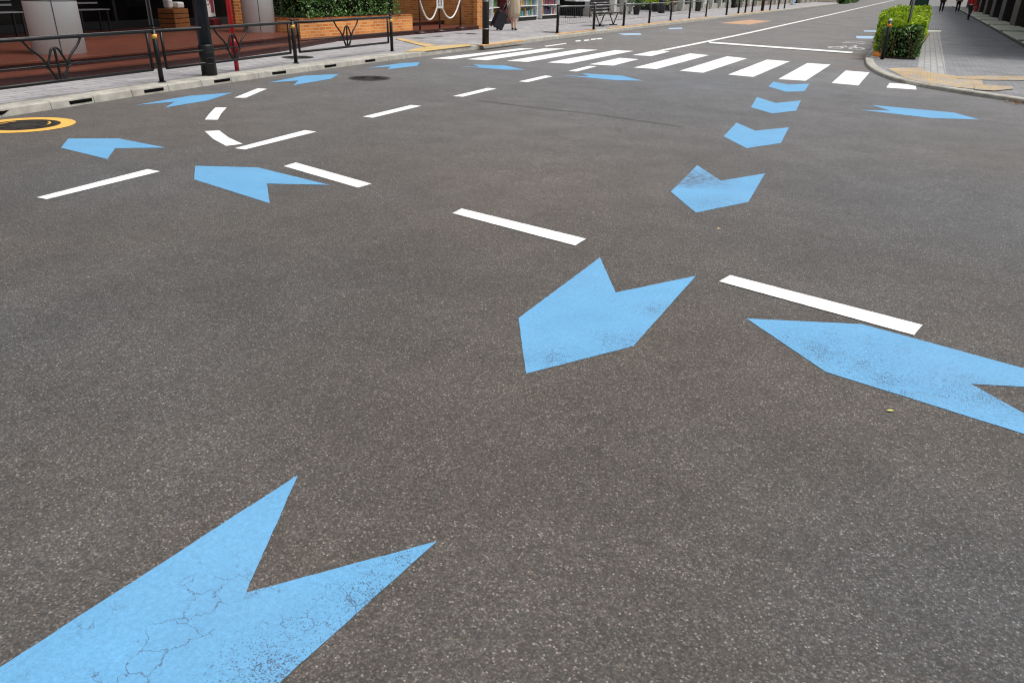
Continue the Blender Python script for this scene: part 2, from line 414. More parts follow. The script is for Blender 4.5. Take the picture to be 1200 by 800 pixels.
mark('road_arrow', chev_px([(703, 302), (721.5, 343), (815.5, 323.5), (742, 406), (616.5, 438), (607.5, 373)]), M['blue'],
     'light blue mid road arrow, left of the nearest white dash, speckled on its lower edge', 'road arrow', GB)
mark('road_arrow', [G((875, 373.5)), G((1010, 380)), (.99, 3.455, 0), G((1137.5, 450)), (.895, 2.85, 0), G((967.5, 436))], M['blue'],
     'long blue arrow pointing left just below the nearest white dash at the right edge', 'road arrow', GB)
mark('road_arrow', chev_px([(817, 194), (844.5, 212), (896.5, 203.5), (877, 237), (815.5, 249.5), (786, 225)]), M['blue'],
     'blue arrow with a dark smudge on its left arm, in the line from the crossing', 'road arrow', GB)
mark('road_arrow', chev_px([(863, 144), (885, 153.5), (924.5, 149.5), (915, 168), (875, 174), (848, 160)]), M['blue'],
     'clean blue arrow just beyond the smudged one in the line towards the zebra crossing', 'road arrow', GB)
mark('road_arrow', chev_px([(887, 114), (909, 121), (938.5, 118), (933, 130), (905, 133.3), (880, 126)]), M['blue'],
     'small blue arrow, second from the zebra crossing in the line of arrows', 'road arrow', GB)
mark('road_arrow', chev_px([(906, 96), (924, 99.3), (948.5, 98.3), (943, 107), (921, 108), (900.5, 101.7)]), M['blue'],
     'smallest blue arrow of the line, almost touching the zebra crossing', 'road arrow', GB)
mark('road_arrow', chev_px([(194, 173.3), (135, 174), (126, 186.7), (71.5, 173.5), (80, 162.7), (139, 162.5)]), M['blue'],
     'blue arrow pointing left beside the amber ringed manhole', 'road arrow', GB)
mark('road_arrow', chev_px([(386.5, 217), (313, 215.5), (316, 238.5), (227.5, 210.5), (229, 194.6), (302, 196.5)]), M['blue'],
     'blue arrow pointing left whose right tip touches a slanting white dash', 'road arrow', GB)
mark('road_arrow', chev_px([(160, 123.3), (205, 119.6), (193.5, 126.3), (243, 118.2), (272.5, 108.8), (222, 112.6)]), M['blue'],
     'slim blue arrow along the left kerb in front of the thick dark pole', 'road arrow', GB)
mark('road_arrow', chev_px([(314, 97.2), (350, 94.6), (343.5, 100.3), (388, 92.6), (397, 87), (355, 89.2)]), M['blue'],
     'slim blue arrow by the left kerb, just left of the round dark manhole', 'road arrow', GB)
mark('road_arrow', chev_px([(430.5, 79.8), (458, 78.4), (454, 81.7), (489, 77.4), (492, 73.2), (470, 74.4)]), M['blue'],
     'slim blue arrow by the left kerb, below the yellow tactile paving', 'road arrow', GB)
mark('road_arrow', chev_px([(533, 77.4), (562, 79), (555, 75.9), (592, 77.0), (615.5, 82.2), (591, 82)]), M['blue'],
     'thin blue arrow pointing right below the left end of the zebra crossing', 'road arrow', GB)
mark('road_arrow', chev_px([(657.5, 88.3), (690, 90), (682, 86.2), (729, 89.0), (753, 94.9), (721, 94.3)]), M['blue'],
     'thin blue arrow pointing right below the middle of the zebra crossing', 'road arrow', GB)
mark('road_arrow', chev_px([(1008, 129), (1043, 130), (1021, 123.2), (1118, 132.3), (1148, 140.4), (1091, 138.6)]), M['blue'],
     'thin blue arrow pointing right in front of the right hand corner kerb', 'road arrow', GB)
for px, lab in (([(724, 39.7), (732, 41.6), (752, 41), (750, 39.2)], 'nearer faded blue patch against the far left kerb'),
                ([(783, 33.2), (785, 34.6), (800, 34), (799, 32.6)], 'farther faded blue patch against the far left kerb')):
    mark('road_patch', [G(p) for p in px], M['blue_far'], lab, 'road marking', 'faded blue kerbside patches')
for px, lab in (([(1003, 42.4), (1004, 45.2), (1030, 45.8), (1032, 43)], 'pale blue bar on the road left of the hedge, nearer one'),
                ([(1012, 36), (1013, 37.4), (1036, 37.8), (1037, 36.2)], 'pale blue bar on the road left of the hedge, farther one')):
    mark('road_bar', [G(p) for p in px], M['blue_far'], lab, 'road marking', 'pale blue bars left of the hedge')
M['white_faded'] = mat_paint('faded_white_paint', (.5, .5, .5), [], grime=.3, all_wear=.9)
GW = 'white dashes of the junction lane lines'
def dash(px, lab): mark('lane_dash', [G(p) for p in px], M['white'], lab, 'lane dash', GW, z=.0045)
dash([(842.5, 330.5), (855.5, 323), (1081, 381.5), (1071, 393.5)], 'nearest white dash, running above the long blue arrow at the right')
dash([(530, 250.5), (541, 245), (687, 280.5), (674, 288.5)], 'white dash in mid picture above the mid road blue arrow')
dash([(332.5, 195.3), (346.5, 191), (435.5, 216), (419.5, 220.7)], 'slanting white dash touched by the tip of a left pointing arrow')
dash([(43, 232), (55, 234.3), (188, 201.5), (173, 198.8)], 'isolated white dash on the left, below the arrow by the ringed manhole')
dash([(275, 174.3), (287, 176), (371, 155), (357.5, 153)], 'white dash starting at the end of the curved dash')
dash([(425, 137.2), (437, 138.6), (494, 124.7), (482, 123.5)], 'white dash second along the line from the curved dashes towards the crossing')
dash([(530.3, 113.2), (542.5, 114), (581.9, 104.4), (571.5, 103.5)], 'white dash third along the line from the curved dashes towards the crossing')
dash([(608, 95.9), (618.5, 96.8), (648, 89.9), (639, 88.9)], 'small white dash between the two thin right pointing blue arrows')
dash([(666, 83.6), (676, 84.4), (699.5, 78.2), (690, 77.6)], 'tiny white dash tucked under the zebra crossing')
dash([(240, 140.8), (246, 133), (252.5, 126.5), (265.8, 126.5), (259, 134), (255.3, 141)], 'short curved white dash, upper one of the bend at left')
dash([(240, 154.3), (250, 163.5), (265, 171.7), (284.5, 169.3), (268, 161.7), (256.7, 153.3)], 'curved white dash at the bottom of the bend at left')
dash([(274.5, 115), (288, 115.2), (313, 104.6), (302, 104)], 'white dash at the top of the bend between two kerbside blue arrows')
# zebra crossing
ZS = -9.26; Z0, Z1 = 14.66, 18.75
ords = ['first, leftmost', 'second', 'third', 'fourth', 'fifth', 'sixth', 'seventh', 'eighth', 'ninth', 'tenth', 'eleventh, rightmost']
SP = [[(504.5, 69), (530, 69.6), (626, 57), (609, 57)], [(547, 69.7), (570.5, 71), (662, 57.2), (638, 57)], [(593.7, 71.7), (618.5, 72.9), (701, 58.6), (678.5, 58)],
      [(641, 73.5), (667, 74.9), (742.5, 60), (720.5, 59.1)], [(690.5, 75.7), (719, 77.2), (748.5, 69.7), (726.5, 68.1)], [(742.5, 79.5), (769.5, 81.2), (831, 64.9), (808.5, 62.9)],
      [(796.5, 83.2), (824, 85.6), (875.5, 68.8), (852, 66.2)], [(853, 87.7), (882.7, 90.5), (925.5, 72.2), (899, 70.1)], [(912, 93), (944, 95), (973.5, 76), (946.2, 74.1)],
      [(974.5, 97.6), (1006, 100.4), (1019, 85.2), (991, 82.9)], [(1038.5, 103), (1074, 105.4), (1073, 99.6), (1042.5, 97.4)]]
for k in range(11):
    mark('crossing_stripe', [G(p) for p in SP[k]], M['white'],
         '%s white stripe of the zebra crossing counted from the left' % ords[k], 'crossing stripe', 'stripes of the zebra crossing', j=.003)
mark('crossing_stripe', [G(p) for p in [(741, 64.8), (763.5, 66.1), (785, 60.6), (766, 59.8)]], M['white'],
     'detached upper piece of the fifth stripe where the centre line begins', 'crossing stripe', 'stripes of the zebra crossing', j=.003)
mb = MB(); cl = [Vector((-5.62, 19.3, 0)), Vector((-5.55, 22, 0)), Vector((-5.45, 30, 0)), Vector((-5.45, 60, 0)), Vector((-5.6, 120, 0)), Vector((-6, 400, 0))]
ribbon(mb, cl, .17, 0)
tag(mb.build('centre_line', M['white'], loc=(0, 0, .010)), 'long white line down the middle of the main road to the distance', 'centre line')
mark('stop_line', [G(p) for p in [(831, 49.6), (831, 51.4), (998, 63.4), (999.8, 61.6)]], M['white'],
     'white stop line across the right lane beyond the zebra crossing', 'stop line', None, z=.013)
# kerbside white marks, bicycle symbol, orange pad
mark('edge_mark', [G(p) for p in [(638, 54.2), (640, 55.0), (664, 51.6), (663, 50.8)]], M['white'], 'thin white strip along the kerb at the far end of the crossing', 'road marking', None)
for i, (xa, ya) in enumerate([(674, 48.6), (684, 47.8), (692, 46.6), (699, 45.9)]):
    mark('edge_tick', [G(p) for p in [(xa, ya-.6), (xa+1, ya+.6), (xa+7, ya-.1), (xa+6, ya-1.2)]], M['white'],
         '%s short white tick by the far left kerb past the crossing' % ['nearest', 'second', 'third', 'farthest'][i], 'road marking', 'white ticks by the left kerb')
# bicycle pictogram: two wheels and a frame lying on the lane
bx, by = -1.72, 24.2
e = empty('bicycle_symbol', (bx, by, .004), 'small white bicycle pictogram on the road left of the hedge', 'road marking')
def ringflat(mb, cx, cy, r0, r1, n=20, sy=1):
    for i in range(n):
        a, b = 2*math.pi*i/n, 2*math.pi*(i+1)/n
        mb.quad([(cx+r0*math.cos(a), cy+sy*r0*math.sin(a), 0), (cx+r1*math.cos(a), cy+sy*r1*math.sin(a), 0), (cx+r1*math.cos(b), cy+sy*r1*math.sin(b), 0), (cx+r0*math.cos(b), cy+sy*r0*math.sin(b), 0)])
for cx in (-.27, .27):
    mb = MB(); ringflat(mb, cx, 0, .14, .22, sy=2.2); mb.build('wheel', M['white_faded'], e)
mb = MB(); ribbon(mb, [Vector((-.27, .0, 0)), Vector((-.1, .9, 0)), Vector((.15, .9, 0)), Vector((.27, 0, 0))], .07, .002)
ribbon(mb, [Vector((-.1, .9, 0)), Vector((.0, .1, 0)), Vector((.15, .9, 0)), Vector((.17, 1.3, 0)), Vector((.05, 1.5, 0))], .07, .0035); mb.build('frame', M['white_faded'], e)
for i in range(2):
    mb = MB(); ribbon(mb, [Vector((-.3, 2.3+i*.9, 0)), Vector((0, 2.8+i*.9, 0)), Vector((.3, 2.3+i*.9, 0))], .14, 0); mb.build('arrowhead', M['white_faded'], e)
mark('road_pad', [(-6.8, 37.0), (-6.75, 42.5), (-7.9, 43.0), (-8.15, 37.3)], M['orange_pad'], 'worn orange painted pad in the far left lane', 'road marking', None)
# ------------------------------------------------------------------ manholes
def disc(mb, r, z, n=40, r0=0):
    mb.flat([(r*math.cos(2*math.pi*i/n), r*math.sin(2*math.pi*i/n)) for i in range(n)], z)
def cover(c, r, label, mat=None):
    e = empty('manhole_cover', c, label, 'manhole cover')
    mb = MB(); ringflat(mb, 0, 0, r*.93, r, 40); o = mb.build('rim', M['kerb_joint'], e, loc=(0, 0, .006))
    mb = MB(); disc(mb, r*.925, .004); mb.build('lid', mat or M['manhole'], e)
    mb = MB()
    for k in range(3): ringflat(mb, 0, 0, r*(.25+.2*k), r*(.29+.2*k), 30)
    for k in range(12):
        a = k*math.pi/6; mb.box((r*.55*math.cos(a), r*.55*math.sin(a), 0), (r*.6, r*.03, .004), rz=a)
    mb.build('cast_ribs', M['frame'], e, loc=(0, 0, .007)); return e
cover(G((433, 92)), .34, 'round dark manhole cover in the road near the left kerb')
cover(G((349, 67.5), .09), .30, 'round dark cover in the left sidewalk behind the second rail post')
cover(G((552, 40), .09), .17, 'small round cover in the left sidewalk near the stanchions')
cover(G((645, 38), .09), .26, 'dark cover in the left sidewalk at the foot of the far rail')
rc = (G((84, 146))+G((-28, 147.5)))/2; rc.z = 0
e = empty('ringed_manhole', rc, 'dark manhole cover with a broad amber painted ring at the left edge', 'manhole cover')
mb = MB(); ringflat(mb, 0, 0, .335, .475, 48); mb.build('painted_ring', M['yellow_paint'], e, loc=(0, 0, .004))
mb = MB(); disc(mb, .33, .004, 48); mb.build('lid', M['manhole'], e)
mb = MB(); ringflat(mb, 0, 0, .27, .29, 40); ringflat(mb, 0, 0, .15, .17, 30)
for k in range(8):
    a = k*math.pi/4; mb.box((.2*math.cos(a), .2*math.sin(a), 0), (.12, .02, .003), rz=a)
mb.build('cast_ribs', M['frame'], e, loc=(0, 0, .007))
for a0 in (.5, 2.9):
    mb = MB(); ribbon(mb, [Vector((.235*math.cos(a0+q*.12), .235*math.sin(a0+q*.12), 0)) for q in range(8)], .022, 0); mb.build('bright_arc', M['gold'], e, loc=(0, 0, .011))
# ------------------------------------------------------------------ left kerb and sidewalk
ZL = .09
kp = [Vector((-7.9, 0.2, 0)), Vector((-8.45, 3.0, 0)), G((0, 138)), G((60, 129)), G((150, 114.5)), G((300, 92.5)), G((450, 72)), G((600, 53)), Vector((-9.4, 22, 0)), Vector((-9.42, 40, 0)), Vector((-9.42, 70, 0)), Vector((-9.5, 110, 0))]
def along(pts, s):
    for a, b in zip(pts, pts[1:]):
        L = (b-a).length
        if s <= L: return a.lerp(b, s/L), (b-a).normalized()
        s -= L
    return pts[-1], (pts[-1]-pts[-2]).normalized()
tot = sum((b-a).length for a, b in zip(kp, kp[1:]))
def kerb_blocks(pts, total, prof, side, blk, gap, zs=1.0, stop=None):
    mb = MB(); s = 0
    while s < total:
        e2 = min(s+blk-gap, total); (a, d1), (b, d2) = along(pts, s), along(pts, e2)
        rings = []
        for p, d in ((a, d1), (b, d2)):
            n = Vector((-d.y, d.x, 0))*side
            rings.append([mb.bm.verts.new(p+n*q[0]+Vector((0, 0, q[1]*zs))) for q in prof])
        m = len(prof)
        for i in range(m): mb.bm.faces.new((rings[0][i], rings[0][(i+1) % m], rings[1][(i+1) % m], rings[1][i]))
        mb.bm.faces.new(rings[0][::-1]); mb.bm.faces.new(rings[1]); s += blk
    return mb
prof = [(0, -.05), (0, .004), (.012, .078), (.024, ZL+.001), (.30, ZL+.003), (.30, -.05)]
kerb = tag(kerb_blocks(kp, tot, prof, 1, .62, .008).build('kerb', M['kerb']), kind='structure')
mb = MB(); ribbon(mb, [p+Vector((-.012, 0, 0)) for p in kp], .01, .001)
# slots in every other block
s = 0.0; slots = []
for pa, pb in [((0, 135), (16, 132)), ((94, 121), (117, 117)), ((182, 108), (201, 104.5)), ((256, 95.5), (272, 93)), ((318, 86), (333, 83.5)), ((373, 78), (386, 75)), ((421, 71.3), (432, 69.5))]:
    a, b = G(pa, .05), G(pb, .05); mid = (a+b)/2
    # nearest point on the kerb line
    best = min(((along(kp, q*.02)[0]-Vector((mid.x, mid.y, 0))).length, q*.02) for q in range(int(20/.02)))
    p, d = along(kp, best[1]); n = Vector((-d.y, d.x, 0))
    mb2 = MB(); mb2.box((0, 0, 0), (.33, .014, .038)); o = mb2.build('drain_slot', M['black'], kerb, loc=p+n*.007+Vector((0, 0, .044)), rz=math.atan2(d.y, d.x))
# sidewalk sheet
inner = []
s = 0
while s < tot:
    p, d = along(kp, s); inner.append(p+Vector((-d.y, d.x, 0))*.29); s += .6
inner.append(Vector((-9.8, 110, 0)))
def strip_sheet(name, line, xside, z, mat):
    mb = MB()
    for a, b in zip(line, line[1:]):
        mb.quad([(xside, a.y, z), (a.x, a.y, z), (b.x, b.y, z), (xside, b.y, z)])
    bmesh.ops.remove_doubles(mb.bm, verts=mb.bm.verts[:], dist=.0005)
    return tag(mb.build(name, mat), kind='structure')
strip_sheet('sidewalk', inner, -40, ZL, M['paver'])
# raised orange kerb edging
def strip(name, pts, wdt, z0, z1, mat, label=None, cat=None, group=None):
    mb = MB(); c = pts[0]
    for a, b in zip(pts, pts[1:]):
        d = (b-a).normalized(); n = Vector((-d.y, d.x, 0))*wdt/2
        mb.prism([a-n-c, b-n-c, b+n-c, a+n-c], z0, z1)
    o = mb.build(name, mat, loc=(c.x, c.y, 0)); return tag(o, label, cat, group)
GK = 'orange kerb edging strips'
for (y0, y1, x, lab) in ((16.6, 18.9, -9.16, 'orange painted kerb edging just past the black pole'), (22.2, 25.2, -9.62, 'orange kerb edging in front of the first far rail post'),
                         (26.6, 42.0, -9.62, 'long orange kerb edging running past the bench'), (45.9, 60, -9.62, 'distant orange kerb edging beyond the side opening')):
    strip('kerb_edging', [Vector((x, y0, 0)), Vector((x, (y0+y1)/2, 0)), Vector((x, y1, 0))], .16, ZL+.004, ZL+.022, M['kerb_orange'], lab, 'kerb edging', GK)
# tactile paving left (two bands meeting)
mark('tactile_paving', [G(p, ZL) for p in [(474, 61.6), (500, 60.4), (553, 54.2), (549, 51.8), (500, 55.0), (484, 58)]], M['tactile'], 'yellow tactile paving band along the left kerb at the crossing', 'tactile paving', 'yellow tactile bands at the left crossing', z=ZL+.008)
mark('tactile_paving', [G(p, ZL) for p in [(463, 46.5), (470, 45.8), (512, 54.0), (498, 55.2)]], M['tactile'], 'narrow yellow tactile band leading back from the kerb band', 'tactile paving', 'yellow tactile bands at the left crossing', z=ZL+.012)
# ------------------------------------------------------------------ terrace with two steps
te = [(-10.1, -6), (-10.35, 3), (-10.58, 6.2), (-10.6, 7.43), (-10.8, 9.1), (-11.46, 12.4), (-11.94, 13.8), (-12.5, 15.6), (-12.58, 19), (-12.58, 22.7)]
def off(pts, dx): return [(p[0]-dx, p[1]) for p in pts]
def terrace(pts, z0, z1, back=-17):
    return MB().prism(pts+[(back, pts[-1][1]), (back, pts[0][1])], z0, z1)
ter = empty('terrace', (0, 0, 0), 'raised terracotta tiled terrace with low steps behind the guard rail', 'terrace')
terrace(te, -.05, ZL+.09).build('lower_step', M['riser'], ter)
terrace([(x+.03, y) for x, y in te], ZL+.0901, ZL+.115).build('lower_tread', M['terra'], ter)
te2 = off(te[:7], .42)+[(-13.75, 16.2), (-13.8, 22.6)]
terrace(te2, ZL+.1, ZL+.20).build('upper_step', M['riser'], ter)
terrace([(x+.03, y) for x, y in te2], ZL+.2001, ZL+.225).build('upper_tread', M['terra'], ter)
ZT = ZL+.225
# columns
def column(p, r, lab):
    c = G(p, ZT)
    e = empty('round_column', c, lab, 'column', 'white round columns of the terrace')
    MB().tube([(0, 0, 0), (0, 0, 3.0)], r, 40).build('shaft', M['column'], e)
    mb = MB()
    ang0 = math.atan2(-c.y, -c.x)
    for k in range(4):
        a = ang0+k*math.pi/2+.05
        mb.box(((r+.0005)*math.cos(a), (r+.0005)*math.sin(a), 1.5), (.006, .014, 3.0), rz=a)
    mb.build('panel_joint', M['seam'], e)
    mb = MB()
    for z in (.74, 1.62, 2.5): mb.tube([(0, 0, z), (0, 0, z+.016)], r+.002, 40)
    mb.build('ring_joint', M['seam'], e)
column((71, 62), .37, 'white panelled round column at the far left of the terrace')
column((305, 37.5), .35, 'white round column between the red pole and the dark bush')
# shopfront under the overhang
bl = empty('terrace_building', (-16.6, 8, 0), 'building over the terrace with dark shop windows', 'building')
def P(mb, name, mat, par=bl): return mb.build(name, mat, par, loc=(16.6, -8, 0))
P(MB().box((-21.2, 3.9, 5.2), (14.4, 20.6, 4.0)).box((-14.1, 3.9, 3.36), (.25, 20.6, .5)), 'upper_wall', M['facade3'])
P(MB().box((-21, 18.4, 5.2), (9, 8.3, 4.0)), 'upper_wall', M['facade3'])
P(MB().box((-16.55, 8.4, 1.7), (.08, 28.6, 2.9)), 'shop_window', M['glassdark'])
P(MB().box((-23, 8.4, 1.7), (9, 28.6, 2.95)), 'back_wall', M['darkwall'])
for y in (-4, -1.4, 1.2, 3.8, 6.4, 9.9, 12.6, 15.3, 18.0):
    P(MB().box((-16.47, y, 1.7), (.09, .07, 2.9)), 'mullion', M['frame'])
P(MB().box((-16.46, 8.4, .40), (.12, 28.4, .16)), 'sill', M['frame'])
for y in (2.5, 5.1, 8.1, 11.2, 14, 16.6):
    P(MB().box((-16.46, y, 2.75), (.1, 2.2, .08)), 'transom', M['frame'])
for (p, lab) in (((14, 45), 'pale slatted bench at the far left edge of the terrace'), ((116, 38), 'pale slatted bench right of the left white column')):
    c = G(p, ZT); e = empty('slatted_bench', c, lab, 'bench', 'slatted benches on the dark terrace', rz=.1)
    mb = MB()
    for k in range(4): mb.box((-.02, 0, .44+.0), (.05, .8, .02)) if k == 0 else mb.box((-.02-k*.08, 0, .44), (.05, .8, .02))
    mb.build('seat', M['greyp'], e)
    mb = MB()
    for k in range(3): mb.box((-.33, 0, .56+k*.09), (.02, .8, .035))
    mb.build('backrest', M['greyp'], e)
    for sy in (-.34, .34):
        for sx in (-.03, -.28): MB().box((sx, sy, .215), (.035, .035, .43)).build('leg', M['frame'], e)
# crate, boards and pier on the terrace
c = G((206, 33), ZT)
e = empty('wooden_crate', c, 'brown wooden crate on the terrace between the thin post and thick pole', 'crate', rz=.3)
mb = MB()
for k in range(4): mb.box((0, 0, .06+k*.105), (.40, .62, .09))
mb.build('slats', M['wood'], e); MB().box((0, 0, .21), (.38, .60, .40)).build('lining', M['darkwall'], e)
mb = MB(); mb.box((.03, .12, .50), (.26, .2, .13), bev=.03).box((-.02, -.1, .53), (.2, .14, .2), bev=.04)
tag(mb.build('folded_cloth', M['whitecloth'], loc=c), 'white cloth bundles lying on the brown wooden crate', 'cloth')
c = G((249, 31), ZT)
e = empty('poster_stand', c, 'upright poster board with a red figure, on a red base by the thick pole', 'poster stand', rz=.45)
MB().box((0, 0, .09), (.3, .46, .18), bev=.02).build('base', M['maroon'], e)
MB().box((0, 0, .72), (.04, .5, 1.0)).build('board', M['whitep'], e)
mb = MB()
for (yy, zz, dy, dz) in ((.10, .42, .20, .22), (.06, .62, .26, .2), (.12, .82, .16, .22), (.02, 1.02, .3, .14)): mb.box((.0225, yy, zz), (.004, dy, dz), bev=.0015)
for k in range(5): mb.box((.0225, -.14, .5+k*.1), (.004, .12-.02*(k % 2), .02))
mb.build('print', M['dullred'], e)
c = G((277, 31), ZT)
MBp = MB().box((0, 0, 1.5), (.26, .26, 3.0)); tag(MBp.build('brick_pier', M['brick2'], loc=c), 'narrow brick pier on the terrace behind the red pole', 'pier')
# brick planter
pl = empty('brick_planter', (-13.2, 16.2, ZL), 'long low orange brick planter under the dark bushes', 'planter')
PX0, PX1, PY0, PY1, PZ = -13.45, -12.60, 14.35, 18.95, .50
mb = MB().box(((PX0+PX1)/2+13.2, 0, PZ/2), (PX1-PX0, PY1-PY0, PZ)); o = mb.build('wall', M['brick'], pl)
o.location = (0, .45, 0)
o = MB().box(((PX0+PX1)/2+13.2, .45, PZ+.012), (PX1-PX0+.03, PY1-PY0+.03, .024)).build('coping', M['brick2'], pl)
o = MB().box(((PX0+PX1)/2+13.2, .45, PZ+.032), (PX1-PX0-.2, PY1-PY0-.2, .015)).build('soil', M['soil'], pl)
# foliage
def foliage(name, mat, vol, n, size, parent=None, seed=1, shell=.6, lumps=.12):
    """leaf quads spread through a lumpy rounded box vol=(x0,x1,y0,y1,z0,z1)"""
    r = random.Random(seed); bm = bmesh.new()
    x0, x1, y0, y1, z0, z1 = vol; cx, cy, cz = (x0+x1)/2, (y0+y1)/2, (z0+z1)/2
    ph = [r.uniform(0, 6.28) for _ in range(6)]
    for _ in range(n):
        q = [r.uniform(-1, 1) for _ in range(3)]
        if r.random() < shell:
            ax = r.choice([0, 0, 1, 2, 2]); q[ax] = r.choice([-1, 1]) if ax != 2 else (1 if r.random() < .8 else -1)
            q[ax] *= 1-abs(r.gauss(0, .10))
        x, y, z = cx+q[0]*(x1-x0)/2, cy+q[1]*(y1-y0)/2, cz+q[2]*(z1-z0)/2
        wv = math.sin(y*3.1+ph[0])*math.sin(z*5+ph[1])+.6*math.sin(y*7.3+x*5+ph[2])+.5*math.sin(y*13+ph[3]+x*9)
        x += math.copysign(1, q[0])*wv*lumps*.5*abs(q[0]); z += (wv*lumps*.6 if q[2] > 0 else 0)*abs(q[2])
        y += q[1]*lumps*.3*wv
        s = size*r.uniform(.6, 1.3)
        d = Vector((r.gauss(0, 1), r.gauss(0, 1), r.gauss(.3, .8))).normalized(); a = d.orthogonal().normalized()
        a = Matrix.Rotation(r.uniform(0, 6.28), 3, d) @ a; b = d.cross(a); p = Vector((x, y, z))
        v = [bm.verts.new(p+a*s), bm.verts.new(p+b*s*.45+d*s*.12), bm.verts.new(p-a*s), bm.verts.new(p-b*s*.45+d*s*.12)]
        bm.faces.new(v)
    m = bpy.data.meshes.new(name); bm.to_mesh(m); bm.free(); m.materials.append(mat)
    o = bpy.data.objects.new(name, m); C.objects.link(o)
    if parent: o.parent = parent
    return o
def core(vol, parent, mat=None):
    x0, x1, y0, y1, z0, z1 = vol
    mb = MB(); ny = max(2, int((y1-y0)/.3))
    for k in range(ny):
        y = y0+(y1-y0)*(k+.5)/ny; jj = R.uniform(.85, 1.05)
        mb.box(((x0+x1)/2+R.uniform(-.03, .03), y, (z0+z1)/2*1.0), ((x1-x0)*jj, (y1-y0)/ny*1.3, (z1-z0)*R.uniform(.9, 1.03)), rz=R.uniform(-.2, .2), bev=.06)
    return mb.build('shade_core', mat or M['core'], parent)  # solid dark boxes: shade inside the foliage put in as colour
for (y0, y1, lab, sd, top) in ((14.6, 17.3, 'dark green clipped bush filling most of the brick planter', 3, 1.75), (17.35, 18.35, 'smaller dark green bush at the far end of the brick planter', 4, 1.6)):
    cx, cy = -13.02, (y0+y1)/2
    e = empty('bush', (cx, cy, ZL+PZ), lab, 'bush', 'bushes in the brick planter')
    v = (-.5, .46, -(y1-y0)/2, (y1-y0)/2, .05, top)
    foliage('foliage', M['bush_leaf'], v, int(5200*(y1-y0)), .035, e, sd)
    core((-.38, .33, v[2]+.15, v[3]-.15, .12, top-.2), e)
    for k in range(int(2*(y1-y0))):
        yy = R.uniform(v[2]+.1, v[3]-.1); xx = R.uniform(-.3, .3); MB().tube([(xx, yy, 0), (xx*1.3, yy+.05, .5)], [.016, .009], 6).build('stem', M['twig'], e)
# brick end wall of the building, facing the terrace
wl = empty('brick_wall', (-14.3, 22.9, ZL), 'tall orange brick wall behind the rope stanchions', 'wall')
MB().box((0, 0, 1.9), (3.3, .34, 3.8)).build('masonry', M['brick'], wl)
MB().box((0, -.005, 3.86), (3.4, .42, .12)).build('coping', M['kerb'], wl)
MB().box((1.50, -.19, .9), (.02, .05, 1.8)).build('edge_trim', M['brick2'], wl)
# stanchions with chain
sp = [G((492.5, 39.5), ZL+.115), G((515.3, 37.5), ZL+.115), G((539.7, 34.3), ZL+.115)]
names = ['brown rope stanchion, left one of three before the brick wall', 'middle rope stanchion carrying a small white notice', 'brown rope stanchion, right one of three before the brick wall']
M['brownmetal'] = mat_simple('dark_brown_metal', (52, 28, 22), .45, .3, var=.2)
SH = .92
for i, p in enumerate(sp):
    e = empty('stanchion', p, names[i], 'stanchion', 'rope stanchions before the brick wall')
    MB().tube([(0, 0, 0), (0, 0, .03), (0, 0, .05), (0, 0, .09)], [.16, .16, .10, .03], 24).build('base', M['brownmetal'], e)
    MB().tube([(0, 0, .08), (0, 0, SH-.06)], .024, 14).build('post', M['brownmetal'], e)
    mb = MB(); mb.ball((0, 0, SH-.02), (.08, .08, .08)); mb.tube([(0, 0, SH-.09), (0, 0, SH-.05)], .036, 14); mb.build('finial', M['brownmetal'], e)
    if i == 1:
        pb = MB().box((0, 0, 0), (.02, .20, .27), bev=.004).build('notice_plate', M['whitep'], e)
        pb.location = Vector((.04, -.03, .72)); pb.rotation_euler = (0, 0, -.65)
        mb = MB()
        for yy in (-.035, .035):
            mb.box((.012, yy, .0), (.003, .012, .16))
            for k in range(5): mb.box((.0125, yy+.002, .065-k*.032), (.003, .042, .008))
        mb.build('lettering', M['maroon'], pb)
for i in range(2):
    a, b = sp[i]+Vector((0, 0, SH-.1)), sp[i+1]+Vector((0, 0, SH-.1)); mb = MB(); L = (b-a).length
    sag = .50
    n = 46
    pts = [a.lerp(b, k/n)+Vector((0, 0, -sag*(1-(2*k/n-1)**2)))-a for k in range(n+1)]
    for k in range(n):
        mid = (pts[k]+pts[k+1])/2; d = (pts[k+1]-pts[k]).normalized(); mb.tube([pts[k]-d*.012, pts[k]+d*.004, mid, pts[k+1]-d*.004, pts[k+1]+d*.012], [.008, .02, .022, .02, .008], 7)
    tag(mb.build('barrier_chain', M['whitecloth'], loc=a), 'white plastic chain sagging between the %s stanchions' % ('left and middle' if i == 0 else 'middle and right'), 'chain', 'white chains on the stanchions')
